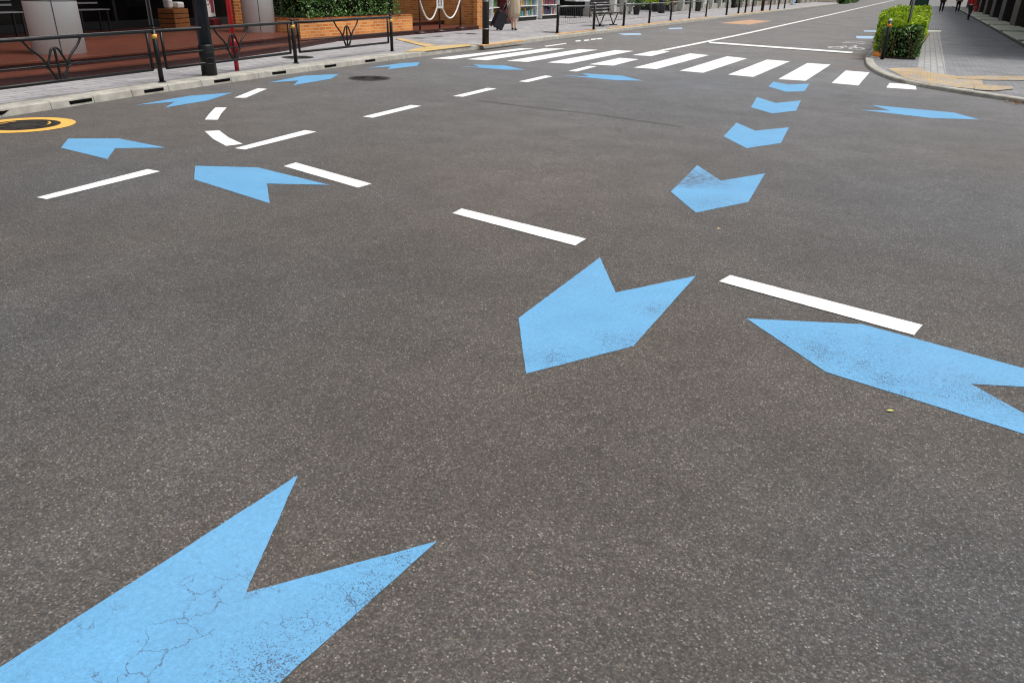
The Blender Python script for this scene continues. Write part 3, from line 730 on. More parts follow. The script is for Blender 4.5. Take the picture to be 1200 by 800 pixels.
# ------------------------------------------------------------------ guard rails
def lerp(a, b, t): return a+(b-a)*t
def panel(a, b, label, group, ornament=True, h=.66, grey=True):
    """guard-rail panel from post a to post b (world points on the pavement)"""
    L = (b-a).length; rz = math.atan2(b.y-a.y, b.x-a.x)
    e = empty('guard_rail', a, label, 'guard rail', group, rz=rz)
    g = .13
    mb = MB().tube([(-.0, 0, h), (L, 0, h)], .022, 12); mb.build('top_rail', M['iron'], e)
    mb = MB().box((L/2, 0, h+.021), (L, .03, .006), bev=.002); mb.build('rail_cap', M['railtop'], e)
    MB().tube([(g, 0, .18), (L-g, 0, .18)], .021, 10).build('bottom_rail', M['iron'], e)
    MB().tube([(g, 0, .36), (L-g, 0, .36)], .010, 8).build('middle_rod', M['iron'], e)
    for x in (g, L-g): MB().tube([(x, 0, .18), (x, 0, h)], .020, 10).build('end_bar', M['iron'], e)
    if ornament:
        c = L/2; mb = MB()
        def cv(pts, r=.014):
            P3 = [Vector((c+x, 0, z)) for x, z in pts]; out = []
            for k in range(len(P3)-1):
                p0, p1, p2, p3 = P3[max(k-1, 0)], P3[k], P3[k+1], P3[min(k+2, len(P3)-1)]
                for q in range(5):
                    t = q/5; out.append(.5*((2*p1)+(-p0+p2)*t+(2*p0-5*p1+4*p2-p3)*t*t+(-p0+3*p1-3*p2+p3)*t**3))
            out.append(P3[-1]); mb.tube(out, r, 7)
        for sgn in (-1, 1):
            cv([(sgn*.05, .18), (sgn*.13, .33), (sgn*.20, .45), (sgn*.33, .56), (sgn*.40, h-.01)])
            cv([(sgn*.025, .18), (sgn*.09, .28), (sgn*.20, .355), (sgn*.36, .362)], .011)
            cv([(sgn*.14, .36), (sgn*.10, .44), (sgn*.05, .53), (0, .55)], .014)
        cv([(0, .18), (0, .36), (0, .55)], .015)
        mb.build('lotus_ornament', M['iron'], e)
    return e
def post(p, label, group, h=.70, r=.033, band=True):
    e = empty('rail_post', p, label, 'rail post', group)
    MB().tube([(0, 0, 0), (0, 0, .012)], r*1.7, 16).build('base_plate', M['iron'], e)
    MB().tube([(0, 0, .01), (0, 0, h)], r, 16).build('post', M['iron'], e)
    if band: MB().tube([(0, 0, h-.13), (0, 0, h-.075)], r+.003, 16).build('reflector_band', M['gold'], e)
    MB().ball((0, 0, h), (r*2.2, r*2.2, r*1.3)).build('cap', M['iron'], e)
    return e
p1, p2, p3 = G((190, 96.8), ZL), G((347, 74.5), ZL), G((459.5, 60.3), ZL)
p0 = p1-(p2-p1)*1.0
GP, GR = 'black posts of the near guard rail', 'ornamental panels of the near guard rail'
post(p0, 'black rail post just outside the left edge of the picture', GP)
post(p1, 'black rail post with amber band, joined by a tall thin pole', GP)
post(p2, 'black rail post with amber band right of the red pole', GP)
post(p3, 'last black post of the near guard rail, beside the yellow paving', GP)
panel(p0, p1, 'leftmost ornamental black guard rail panel, before the white column', GR)
panel(p1, p2, 'ornamental guard rail panel crossing the thick and red poles', GR)
panel(p2, p3, 'ornamental guard rail panel in front of the dark bush', GR)
# far fence
fp = [G(p, ZL) for p in [(653, 39), (695.5, 35), (730.5, 31), (760.5, 27.5), (785.5, 24.2), (807.5, 21.8), (827, 19.8)]]
wh = ['nearest, by the sidewalk cover', 'at the near end of the bench', 'at the far end of the bench', 'before the bright green plant', 'third from the side opening', 'second from the side opening', 'next to the side opening']
for p, lab in zip(fp, wh): post(p, 'slim black post of the far rail, '+lab, 'black posts of the far rail', h=.78, r=.042, band=False)
for i, (a, b) in enumerate(zip(fp, fp[1:])):
    L = (b-a).length; e = empty('far_rail', a, 'thin rail panel between far posts, ' + ['first, before the display tables', 'second, in front of the bench', 'third, just past the bench', 'fourth', 'fifth', 'sixth, last before the opening'][i], 'guard rail', 'thin panels of the far rail', rz=math.atan2(b.y-a.y, b.x-a.x))
    MB().tube([(0, 0, .74), (L, 0, .74)], .022, 8).build('top_rail', M['railtop'], e)
    MB().tube([(0, 0, .24), (L, 0, .24)], .008, 8).build('bottom_rail', M['railtop'], e)
    mb = MB()
    for k in range(1, 20): mb.tube([(L*k/20, 0, .24), (L*k/20, 0, .74)], .003, 5, cap=False)
    mb.build('wire_grid', M['railtop'], e)
fq = [G(p, ZL) for p in [(851, 18), (865, 16.2), (873, 15.6), (881, 14.8), (893, 13.5), (902, 12.3), (911.5, 11.2), (919, 10.3)]]
for i, p in enumerate(fq): post(p, 'distant black bollard beyond the side opening, %s from the opening' % ['first', 'second', 'third', 'fourth', 'fifth, thicker one', 'sixth', 'seventh', 'eighth'][i], 'distant bollards beyond the side opening', h=.9, r=.055 if i != 4 else .10, band=False)
# tall thin sign pole whose foot is the first rail post
e = empty('sign_pole', p1+Vector((0, 0, 0)), 'tall thin black pole rising from the first amber banded rail post', 'pole')
MB().tube([(0, 0, .735), (0, 0, 3.2)], .022, 14).build('shaft', M['iron'], e)
MB().tube([(-.033, -.01, .735), (-.033, -.01, 3.2)], .008, 8).build('edge_highlight', M['railtop'], e)  # this pale rod and the next paint highlights along the dark shaft
MB().tube([(.030, -.012, .735), (.030, -.012, 3.2)], .006, 8).build('cable_or_highlight', M['railtop'], e)
c = G((246, 88.5), ZL)
e = empty('street_lamp', c, 'thick dark navy street lamp pole with black base behind the rail', 'street lamp')
MB().tube([(0, 0, .0), (0, 0, .42), (0, 0, .44)], [.112, .110, .10], 24).build('base_sleeve', M['iron'], e)
MB().tube([(0, 0, .43), (0, 0, 3), (0, 0, 5.5)], [.10, .09, .07], 24).build('shaft', M['navy'], e)
mb = MB()
for z in (.17, .25, .33): mb.tube([(0, 0, z), (0, 0, z+.008)], .1125, 24)
mb.build('strap', M['frame'], e)
MB().tube([(0, 0, 5.45), (.4, -.1, 5.8), (1.1, -.3, 5.9)], .04, 10).build('arm', M['navy'], e)
MB().box((1.3, -.35, 5.88), (.55, .22, .1), rz=-.25, bev=.03).build('lamp_head', M['steel'], e)
c = G((278, 83.2), ZL)
e = empty('red_pole', c, 'slim bright red pole with a thicker dark red sleeve at rail height', 'pole')
MB().tube([(0, 0, 0), (0, 0, .26)], .034, 14).build('foot', M['darkred'], e)
MB().tube([(0, 0, .17), (0, 0, .19), (0, 0, .42), (0, 0, .48)], [.033, .055, .058, .038], 18).build('sleeve', M['darkred'], e)
MB().tube([(0, 0, .44), (0, 0, 2.9)], .038, 16).build('shaft', M['red'], e)
c = G((569, 53), ZL)
e = empty('black_pole', c, 'sturdy black pole on the left sidewalk at the crossing', 'pole')
MB().tube([(0, 0, 0), (0, 0, .015)], .13, 20).build('base_plate', M['kerb_joint'], e)
MB().tube([(0, 0, .01), (0, 0, 3.2), (0, 0, 3.6)], [.082, .078, .07], 20).build('shaft', M['poleblk'], e)
mb = MB(); mb.tube([(0, 0, .35), (0, 0, .37)], .086, 20).tube([(0, 0, .95), (0, 0, .97)], .085, 20); mb.build('strap', M['steel'], e)
# ------------------------------------------------------------------ shop with goods racks (t 23-35)
sb = empty('corner_shop', (-17, 30, 0), 'shop with dark open front behind the racks of goods', 'building')
def Q(mb, name, mat): return mb.build(name, mat, sb, loc=(17, -30, 0))
Q(MB().box((-18.2, 29.5, 3.4), (6.4, 13.2, .7)), 'canopy', M['facade3'])
Q(MB().box((-18.0, 29.5, 5.2), (7.2, 13.2, 2.9)), 'upper_wall', M['facade'])
Q(MB().box((-16.5, 29.5, 1.6), (.12, 13, 3.0)), 'shop_window', M['glassdark'])
for y in (25.6, 28.2, 31, 33.6): Q(MB().box((-16.4, y, 1.6), (.1, .09, 3.0)), 'mullion', M['frame'])
Q(MB().box((-13.9, 23.15, 1.7), (1.2, .16, 3.2)), 'side_wall', M['brick2'])
c = G((590.5, 28), ZL); e = empty('maroon_pillar', c, 'dark maroon square pillar between goods racks behind the walking woman', 'pillar')
MB().box((0, 0, 1.6), (.36, .36, 3.2), bev=.01).build('shaft', M['maroon'], e); MB().box((0, 0, .06), (.42, .42, .12)).build('plinth', M['frame'], e)
prod = [(214, 60, 50), (235, 190, 60), (60, 120, 190), (90, 160, 70), (230, 228, 220), (120, 60, 130), (40, 60, 110), (226, 130, 50), (110, 190, 200)]
pn = ['red', 'yellow', 'blue', 'green', 'white', 'purple', 'navy', 'orange', 'turquoise']
pm = [mat_simple('packaging_%s' % n, tuple(int(v*.62+24) for v in c), .45, var=.12, scale=20) for n, c in zip(pn, prod)]
def goods_rack(pa, pb, where, seed, cols, z=ZL):
    r = random.Random(seed); a, b = G(pa, z), G(pb, z); L = (b-a).length; rz = math.atan2(b.y-a.y, b.x-a.x)
    e = empty('goods_rack', a, 'white shelf rack of packaged goods '+where, 'display rack', None, rz=rz)
    MB().box((L/2, .44, .8), (L, .03, 1.5)).build('back_panel', M['whitep'], e)
    for x in (.02, L-.02): MB().box((x, .22, .78), (.035, .42, 1.5)).build('side_panel', M['whitep'], e)
    MB().box((L/2, .23, .06), (L-.1, .36, .12)).build('plinth', M['frame'], e)
    X = Matrix.Translation(a) @ Matrix.Rotation(rz, 4, 'Z')
    for zz in (.16, .55, .94, 1.32):
        MB().box((L/2, .2, zz), (L-.06, .46, .025)).build('shelf', M['whitep'], e)
        x = .07
        while x < L-.16 and zz < 1.3:
            w_ = r.uniform(.09, .2); h_ = r.uniform(.18, .32); k = r.choice(cols)
            if x+w_ > L-.06: break
            p = X @ Vector((x+w_/2, .2, zz+.0135))
            o = MB().box((0, 0, h_/2), (w_, .24, h_), bev=.012).box((0, -.1215, h_*.55), (w_*.7, .004, h_*.35)).build('product_box', pm[k], loc=p, rz=rz)
            tag(o, '%s packet standing on the rack %s' % (pn[k], where), 'packet', '%s packets on the rack %s' % (pn[k], where))
            x += w_+r.uniform(.01, .05)
goods_rack((561, 32.6), (577, 29.6), 'just right of the brick wall', 11, [2, 8, 4, 3, 5])
goods_rack((578, 29.3), (587, 27.6), 'left of the maroon pillar', 15, [2, 4, 1, 3])
goods_rack((607, 25.5), (630, 23.6), 'right of the walking woman', 12, [4, 3, 1, 8, 2])
goods_rack((635, 23.0), (655, 21.6), 'behind the nearest far rail post', 13, [5, 7, 6, 0, 4])
# display tables
for i, (p, lab) in enumerate((((677, 21), 'white display table with stacked trays behind the second far post'), ((692, 17), 'long display table with flat boxes behind the far rail'))):
    c = G(p, ZL); e = empty('display_table', c, lab, 'table', 'display tables outside the shop', rz=1.35)
    W_ = 1.3+.8*i
    MB().box((0, 0, .70), (W_, .6, .03)).build('tabletop', M['whitep'], e)
    for x in (-W_/2+.06, W_/2-.06):
        for y in (-.25, .25): MB().box((x, y, .345), (.035, .035, .69)).build('leg', M['iron'], e)
    X = Matrix.Translation(c) @ Matrix.Rotation(1.35, 4, 'Z')
    for k in range(3+2*i):
        p2_ = X @ Vector((-W_/2+.22+k*.36, 0, .7155)); kk = [4, 2, 4, 1, 7][k]
        o = MB().box((0, 0, .05), (.3, .42, .10), bev=.008).box((0, 0, .105), (.26, .38, .012)).build('goods_tray', pm[kk], loc=p2_, rz=1.35)
        tag(o, '%s flat tray on the %s display table' % (pn[kk], 'long' if i else 'short'), 'tray', '%s trays on the %s display table' % (pn[kk], 'long' if i else 'short'))
# bench
def bench(a, b, label):
    L = (b-a).length; rz = math.atan2(b.y-a.y, b.x-a.x)
    e = empty('park_bench', a, label, 'bench', rz=rz)
    mb = MB()
    for k in range(4): mb.box((L/2, .05+k*.11, .43), (L+.5, .09, .035), bev=.006)
    mb.build('seat', M['iron'], e)
    mb = MB()
    for k in range(4): mb.box((L/2, .47+k*.015, .53+k*.1), (L+.5, .03, .075), bev=.006)
    mb.build('backrest', M['iron'], e)
    for x in (0, L):
        for s_ in (-1, 1): MB().tube([(x, .2, .02), (x, .22+s_*.17, .42)], .022, 8).build('leg', M['iron'], e)
        MB().box((x, .2, .014), (.06, .30, .03)).build('foot', M['iron'], e)
        MB().tube([(x, .40, .40), (x, .53, .9)], .018, 8).build('back_support', M['iron'], e)
bench(G((709, 31.5), ZL), G((724.5, 29.8), ZL), 'black slatted bench with V shaped legs behind the far rail')
# ------------------------------------------------------------------ people
def skin_mesh(joints, edges, root, sub=1, vox=None, extra=None):
    names = list(joints); idx = {n: i for i, n in enumerate(names)}
    me = bpy.data.meshes.new('sk'); me.from_pydata([joints[n][0] for n in names], [(idx[a], idx[b]) for a, b in edges], [])
    o = bpy.data.objects.new('sk', me); C.objects.link(o)
    o.modifiers.new('s', 'SKIN').use_smooth_shade = True
    for n in names:
        r = joints[n][1]; d = me.skin_vertices[0].data[idx[n]]; d.radius = (r, r) if isinstance(r, float) else r; d.use_root = (n == root)
    md = o.modifiers.new('u', 'SUBSURF'); md.levels = md.render_levels = sub
    dg = bpy.context.evaluated_depsgraph_get(); m = bpy.data.meshes.new_from_object(o.evaluated_get(dg))
    bpy.data.objects.remove(o)
    if extra or vox:
        bm = bmesh.new(); bm.from_mesh(m)
        if extra: mb = MB(); extra(mb); t = bpy.data.meshes.new('t'); mb.bm.to_mesh(t); bm.from_mesh(t)
        bm.to_mesh(m); bm.free()
        o = bpy.data.objects.new('sk', m); C.objects.link(o)
        rm = o.modifiers.new('r', 'REMESH'); rm.mode = 'VOXEL'; rm.voxel_size = vox or .01; rm.use_smooth_shade = True
        dg = bpy.context.evaluated_depsgraph_get(); m = bpy.data.meshes.new_from_object(o.evaluated_get(dg)); bpy.data.objects.remove(o)
    for f in m.polygons: f.use_smooth = True
    return m
def person(loc, rz, label, ht=1.6, stride=.2, trousers=None, skirt=None, top=None, shoes=None, hair=True, armL=.1, armR=-.1, vox=.012, long_hair=False, sleeves=True, liftR=0.0):
    k = ht/1.65
    e = empty('person', loc, label, 'person', rz=rz)
    J = {}; V3 = lambda x, y, z: Vector((x, y, z))*k
    J['pelvis'] = (V3(0, 0, .90), .105*k); J['waist'] = (V3(0, 0, 1.04), .092*k); J['chest'] = (V3(0, .0, 1.22), .108*k); J['shoulders'] = (V3(0, -.01, 1.35), .075*k)
    J['neck'] = (V3(0, 0, 1.42), .045*k); J['head0'] = (V3(0, .015, 1.47), .05*k); J['head1'] = (V3(0, .015, 1.56), .075*k)
    E = [('pelvis', 'waist'), ('waist', 'chest'), ('chest', 'shoulders'), ('shoulders', 'neck'), ('neck', 'head0'), ('head0', 'head1')]
    for s, n, st, lift in ((-1, 'L', stride, 0), (1, 'R', -stride, liftR)):
        J['hip'+n] = (V3(s*.085, 0, .84), .082*k); J['knee'+n] = (V3(s*.085, st*.55+.03+lift*.3, .47+lift*.1), .052*k); J['calf'+n] = (V3(s*.085, st*.8-.0-lift*.1, .30+lift*.3), .05*k)
        J['ankle'+n] = (V3(s*.085, st-lift*.45, .085+lift*.5), .033*k); J['toe'+n] = (V3(s*.09, st+.13-lift*.4, .035+lift*.3), .03*k)
        E += [('pelvis', 'hip'+n), ('hip'+n, 'knee'+n), ('knee'+n, 'calf'+n), ('calf'+n, 'ankle'+n), ('ankle'+n, 'toe'+n)]
        a = armL if s < 0 else armR
        J['sh'+n] = (V3(s*.165, -.01, 1.33), .048*k); J['el'+n] = (V3(s*.20, a*.5-.02, 1.07), .036*k); J['wr'+n] = (V3(s*.20, a+.02, .85), .023*k); J['palm'+n] = (V3(s*.20, a*1.05+.02, .78), (.016*k, .034*k))
        E += [('shoulders', 'sh'+n), ('sh'+n, 'el'+n), ('el'+n, 'wr'+n), ('wr'+n, 'palm'+n)]
        for q in range(4):
            y = a*1.05+.02+(q-1.5)*.019; ln = (.062, .075, .07, .055)[q]
            J['f%d%s' % (q, n)] = (V3(s*.20, y, .745), .0085*k); J['g%d%s' % (q, n)] = (V3(s*.19, y, .745-ln*.55), .008*k); J['h%d%s' % (q, n)] = (V3(s*.178, y, .745-ln), .0065*k)
            E += [('palm'+n, 'f%d%s' % (q, n)), ('f%d%s' % (q, n), 'g%d%s' % (q, n)), ('g%d%s' % (q, n), 'h%d%s' % (q, n))]
        J['t0'+n] = (V3(s*.195, a*1.05+.055, .785), .010*k); J['t1'+n] = (V3(s*.185, a*1.05+.075, .745), .008*k); E += [('palm'+n, 't0'+n), ('t0'+n, 't1'+n)]
    def extra(mb):
        mb.ball((0, .02*k, 1.555*k), (.15*k, .19*k, .22*k), 24, 16)
        mb.ball((0, .118*k, 1.545*k), (.026*k, .036*k, .05*k)); mb.ball((0, .098*k, 1.50*k), (.06*k, .03*k, .018*k))
        for s in (-1, 1): mb.ball((s*.077*k, .015*k, 1.55*k), (.018*k, .04*k, .06*k))
    m = skin_mesh(J, E, 'pelvis', 1, vox, extra); m.materials.append(M['skin'])
    b = bpy.data.objects.new('body', m); C.objects.link(b); b.parent = e
    for s in (-1, 1): MB().ball((s*.032*k, .108*k, 1.565*k), (.024*k, .016*k, .014*k)).build('eye', M['black'], e)
    def sub(keys, grow, mat, name, extraE=None, v=.016):
        JJ = {n: (J[n][0], (J[n][1] if isinstance(J[n][1], float) else J[n][1][0])+grow) for n in keys}
        EE = [x for x in E if x[0] in JJ and x[1] in JJ]
        m = skin_mesh(JJ, EE, keys[0], 1, v); m.materials.append(mat)
        o = bpy.data.objects.new(name, m); C.objects.link(o); o.parent = e; return o
    if trousers: sub(['pelvis', 'hipL', 'kneeL', 'calfL', 'ankleL', 'hipR', 'kneeR', 'calfR', 'ankleR'], .02, trousers, 'trousers')
    if top: sub(['pelvis', 'waist', 'chest', 'shoulders', 'shL', 'shR']+(['elL', 'elR', 'wrL', 'wrR'] if sleeves else []), .017, top, 'jacket' if sleeves else 'blouse')
    if skirt:
        bm = bmesh.new(); n = 36; rings = []
        for z, rx, ry in ((1.05, .135, .11), (.95, .165, .135), (.84, .185, .15), (.70, .19, .16), (.55, .185, .165), (.40, .175, .17)):
            rings.append([bm.verts.new(Vector(((rx*(1+(.05*math.sin(7*q*2*math.pi/n) if z < .8 else 0)))*math.cos(q*2*math.pi/n), (ry*(1+(.06*math.sin(9*q*2*math.pi/n) if z < .8 else 0)))*math.sin(q*2*math.pi/n), z))*k) for q in range(n)])
        for A, B in zip(rings, rings[1:]):
            for q in range(n): bm.faces.new((A[q], A[(q+1) % n], B[(q+1) % n], B[q])).smooth = True
        m = bpy.data.meshes.new('skirt'); bm.to_mesh(m); bm.free(); m.materials.append(skirt); o = bpy.data.objects.new('skirt', m); C.objects.link(o); o.parent = e
        md = o.modifiers.new('s', 'SOLIDIFY'); md.thickness = .008
    for n in 'LR':
        a, t = J['ankle'+n][0], J['toe'+n][0]; heel = a+Vector((0, -.045, -.045))*k
        m = skin_mesh({'h': (heel, .036*k), 'm': ((heel+t)/2, .036*k), 't': (t+Vector((0, .02, -.002))*k, .032*k)}, [('h', 'm'), ('m', 't')], 'm', 1, .012); m.materials.append(shoes or M['blackcloth'])
        o = bpy.data.objects.new('shoe', m); C.objects.link(o); o.parent = e
    mb = MB(); mb.ball((0, -.002*k, 1.59*k), (.172*k, .205*k, .20*k), 20, 12)
    if long_hair: mb.ball((0, -.07*k, 1.46*k), (.15*k, .09*k, .30*k), 16, 10)
    mb.build('hair', M['hair'], e)
    return e, J
wp = G((602, 35.8), ZL)
person(wp, .18, 'woman in a beige skirt and black shoes walking away with a suitcase', 1.6, .12, skirt=M['beige'], top=M['whitecloth'], shoes=M['blackcloth'], armL=-.12, armR=.1, long_hair=True, vox=.009)
mb = MB(); mb.box((0, 0, 0), (.09, .22, .17), bev=.02); mb.tube([(0, -.08, .08), (0, 0, .2), (0, .08, .08)], .008, 6)
tag(mb.build('handbag', M['blackcloth'], loc=wp+Vector((-.27, -.02, .68)), rz=.2), 'small black handbag hanging from the walking woman\'s left hand', 'handbag')
sc_ = G((583, 36), ZL)
e = empty('suitcase', sc_, 'black wheeled suitcase pulled behind the woman in the beige skirt', 'suitcase', rz=-.5)
MB().box((0, 0, 0), (.24, .37, .50), bev=.035).build('shell', M['case'], e); sh = e.children[0]; sh.location = (0, .07, .31); sh.rotation_euler = (-.45, .12, 0)
mb = MB()
for x in (-.08, .0, .08): mb.box((x, -.187, 0), (.012, .006, .42))
o = mb.build('ribs', M['iron'], sh)
mb = MB().tube([(-.08, .02, .24), (-.08, .02, .60), (.08, .02, .60), (.08, .02, .24)], .009, 8); mb.build('handle', M['steel'], sh)
for x in (-.09, .09):
    for y in (-.13, .13): MB().tube([(x-.012, y, -.27), (x+.012, y, -.27)], .026, 12).build('wheel', M['iron'], sh)
person(G((1102, 15.6), .06), .0, 'left of the walkers on the right sidewalk, in black trousers and light shoes', 1.68, .16, trousers=M['blackcloth'], top=M['charcoal'], shoes=M['slab'], vox=.016)
person(G((1121, 15.6), .06), .1, 'walker in black trousers and pink shoes, middle one on the right sidewalk', 1.62, .05, trousers=M['blackcloth'], top=M['blackcloth'], shoes=M['pink'], vox=.016)
pr = G((1134, 24.2), .06)
person(pr, -.5, 'walker in a red jacket and dark trousers nearest on the right sidewalk', 1.45, .22, trousers=M['charcoal'], top=M['redcloth'], shoes=M['blackcloth'], vox=.014, liftR=.15)
e = empty('shoulder_bag', pr+Vector((.28, -.1, .62)), 'red and white bag carried by the nearest walker on the right sidewalk', 'bag', rz=-.3)
MB().box((0, 0, 0), (.14, .34, .30), bev=.03).build('body', M['redcloth'], e); MB().box((0, -.0, -.02), (.150, .10, .14), bev=.01).build('pocket', M['whitecloth'], e)
MB().tube([(0, -.12, .14), (0, 0, .48), (0, .12, .14)], .012, 7).build('strap', M['redcloth'], e)
# ------------------------------------------------------------------ far left street side
def shopfront(y0, y1, x, mat, label, bays, base, seed):
    r = random.Random(seed); e = empty('shop_building', (x, (y0+y1)/2, 0), label, 'building')
    def q(mb, n, m): return mb.build(n, m, e, loc=(-x, -(y0+y1)/2, 0))
    q(MB().box((x-4, (y0+y1)/2, 5.2), (8, y1-y0, 3.8)), 'upper_wall', mat)
    q(MB().box((x-4.1, (y0+y1)/2, 1.6), (7.6, y1-y0-.1, 3.3)), 'ground_floor', M['darkwall'])
    q(MB().box((x-.1, (y0+y1)/2, .25), (.3, y1-y0, .4)), 'plinth', base)
    st = (y1-y0)/bays
    for k in range(bays+1):
        q(MB().box((x+.03, min(max(y0+k*st, y0+.2), y1-.2), 1.8), (.44, .38, 3.2)), 'pilaster', mat)
    for k in range(bays):
        m = r.choice([M['glassdark'], M['facade2'], M['whitep'], M['greyp']])
        q(MB().box((x-.16, y0+(k+.5)*st, 1.6), (.14, st*.7, 2.3)), 'window' if m == M['glassdark'] else 'shutter', m)
    return e
shopfront(36.3, 42.5, -14.2, M['facade'], 'pale grey building with pilasters beyond the shop racks', 4, M['kerb'], 5)
shopfront(50, 66, -13.6, M['facade2'], 'grey green building past the side opening', 6, M['kerb'], 6)
shopfront(66.3, 96, -13.2, M['facade'], 'long white fronted building farther down the left side', 9, M['facade3'], 7)
shopfront(96.4, 150, -12.6, M['facade2'], 'distant pale building closing the left side of the street', 12, M['facade3'], 8)
def pot_plant(p, label, hgt=.9, n=900, mat=None, rad=.35, pot=.24, potmat=None, sd=1):
    c = G(p, ZL); e = empty('potted_plant', c, label, 'potted plant')
    MB().tube([(0, 0, 0), (0, 0, .04), (0, 0, .34), (0, 0, .38)], [pot*.7, pot*.75, pot, pot*1.05], 18).build('pot', potmat or M['kerb'], e)
    MB().tube([(0, 0, .36), (.02, 0, hgt*.7)], [.025, .015], 7).build('stem', M['twig'], e)
    foliage('foliage', mat or M['bush_leaf'], (-rad, rad, -rad, rad, .42, hgt+.2), n, .06, e, sd, shell=.3, lumps=.3)
pot_plant((768, 14), 'bright yellow green plant in a pot behind the far rail', 1.1, 1300, M['hedge_leaf'], .6, .3, M['iron'], 21)
pot_plant((745.5, 17.5), 'dark leafy plant in a black pot past the bench', 1.2, 700, M['bush_leaf'], .3, .2, M['iron'], 22)
pot_plant((713, 17), 'low green plant in a pale pot behind the bench', .7, 600, M['bush_leaf'], .35, .25, M['kerb'], 23)
pot_plant((788, 14), 'brownish dry potted shrub behind the far rail', 1.2, 700, M['dryleaf'], .35, .25, M['kerb'], 24)
pot_plant((866, 9), 'dark shrub in a pot behind the distant bollards', 1.1, 700, M['bush_leaf'], .6, .3, M['kerb'], 25)
pot_plant((882, 7.5), 'second dark shrub in a pot behind the distant bollards', 1.1, 700, M['bush_leaf'], .6, .3, M['kerb'], 26)
def bin_(p, label, col, h=.75):
    c = G(p, ZL); e = empty('litter_bin', c, label, 'litter bin')
    MB().tube([(0, 0, .03), (0, 0, h)], [.17, .20], 16).build('body', col, e); MB().tube([(0, 0, h), (0, 0, h+.04), (0, 0, h+.08)], [.215, .215, .12], 16).build('lid', M['iron'], e)
    MB().tube([(0, 0, 0), (0, 0, .035)], .19, 16).build('foot', M['iron'], e)
bin_((775, 15.8), 'dark litter bin right of the bright green plant', M['poleblk'], .62)
bin_((817.5, 13.5), 'black bin behind the last posts before the side opening', M['iron'], .8)
bin_((859, 9.5), 'black litter bin beyond the side opening', M['iron'], .9)
c = G((836, 7.5), ZL); e = empty('planter_box', c, 'white planter box at the back of the side opening', 'planter', rz=.1)
MB().box((0, 0, .25), (1.6, .6, .5), bev=.02).build('trough', M['whitep'], e)
foliage('foliage', M['bush_leaf'], (-.7, .7, -.25, .25, .5, .95), 500, .06, e, 31)
e = empty('sign_board', G((929, 6), ZL), 'tall pale blue sign board at the far left kerb', 'sign', rz=-.3)
MB().box((0, 0, .95), (.08, .5, 1.9), bev=.02).build('panel', M['blue_far'], e); MB().box((0, 0, .04), (.3, .6, .08)).build('foot', M['kerb'], e)
# small utility: low far hedge strip in the distance
for i, (y, lab) in enumerate(((112, 'far low street hedge at the left kerb, nearer one'), (124, 'far low street hedge at the left kerb, farther one'))):
    e = empty('street_hedge', (-9.2, y, 0), lab, 'hedge', 'far low street hedges')
    foliage('foliage', M['bush_leaf'], (-.5, .5, -4.5, 4.5, .05, .9), 3000, .1, e, 40+i); core((-.35, .35, -4.3, 4.3, .0, .7), e)
# ------------------------------------------------------------------ right sidewalk
ZR = .06
kr = [Vector((-1.1, 110, 0)), Vector((-1.06, 40, 0)), Vector((-1.04, 22.5, 0))]+[G(p) for p in [(1013.5, 72), (1014.5, 77.5), (1020, 83), (1033, 90), (1050, 96), (1075, 101.5), (1100, 106), (1130, 111), (1150, 114), (1175, 118), (1200, 121.5)]]+[Vector((3.2, 12.7, 0)), Vector((9, 11.2, 0)), Vector((30, 8.5, 0))]
def smooth(pts, n=4):
    out = []
    for i in range(len(pts)-1):
        p0, p1_, p2_, p3_ = pts[max(i-1, 0)], pts[i], pts[i+1], pts[min(i+2, len(pts)-1)]
        m = n if (p2_-p1_).length < 4 else 1
        for q in range(m):
            t = q/m; out.append(.5*((2*p1_)+(-p0+p2_)*t+(2*p0-5*p1_+4*p2_-p3_)*t*t+(-p0+3*p1_-3*p2_+p3_)*t**3) if m > 1 else p1_)
    out.append(pts[-1]); return out
kr = smooth(kr)
totr = sum((b-a).length for a, b in zip(kr, kr[1:]))
profr = [(0, -.05), (0, .004), (.008, .048), (.022, ZR+.001), (.17, ZR+.003), (.17, -.05)]
tag(kerb_blocks(kr, totr, profr, 1, .6, .008).build('kerb', M['kerb']), kind='structure')
ir = []; s = 0
while s < totr:
    p, d = along(kr, s); ir.append(p+Vector((-d.y, d.x, 0))*.16); s += .45
ir.append(Vector((30, 8.7, 0)))
mb = MB(); poly = [(p.x, p.y) for p in ir]+[(40, 8.7), (40, 110)]
mb.flat(poly, ZR)
bmesh.ops.recalc_face_normals(mb.bm, faces=mb.bm.faces[:])
o = mb.build('sidewalk', M['paver_r'], recalc=False); tag(o, kind='structure')
if o.data.polygons[0].normal.z < 0: o.data.flip_normals()
GT = 'ochre tactile bands on the right corner'
mark('tactile_paving', [G(p, ZR) for p in [(1040, 81), (1060, 79.5), (1080, 80), (1088, 85), (1122, 89.5), (1150, 92.5), (1152, 99), (1140, 104.5), (1118, 102.5), (1090, 98.8), (1062, 92.5)]], M['tactile_r'], 'broad worn ochre tactile patch along the right corner kerb', 'tactile paving', GT, z=ZR+.006)
mark('tactile_paving', [G(p, ZR) for p in [(1121, 90), (1160, 89.6), (1210, 90), (1210, 95), (1160, 94.6), (1122, 93)]], M['tactile_r'], 'straight ochre tactile strip leading right from the corner patch', 'tactile paving', GT, z=ZR+.010)
mark('tactile_paving', [G(p, ZR) for p in [(1141, 99.5), (1160, 100.5), (1186, 102.5), (1188, 105), (1165, 107.5), (1142, 106)]], M['tactile_r'], 'lower ochre tactile patch at the kerb near the right edge', 'tactile paving', GT, z=ZR+.014)
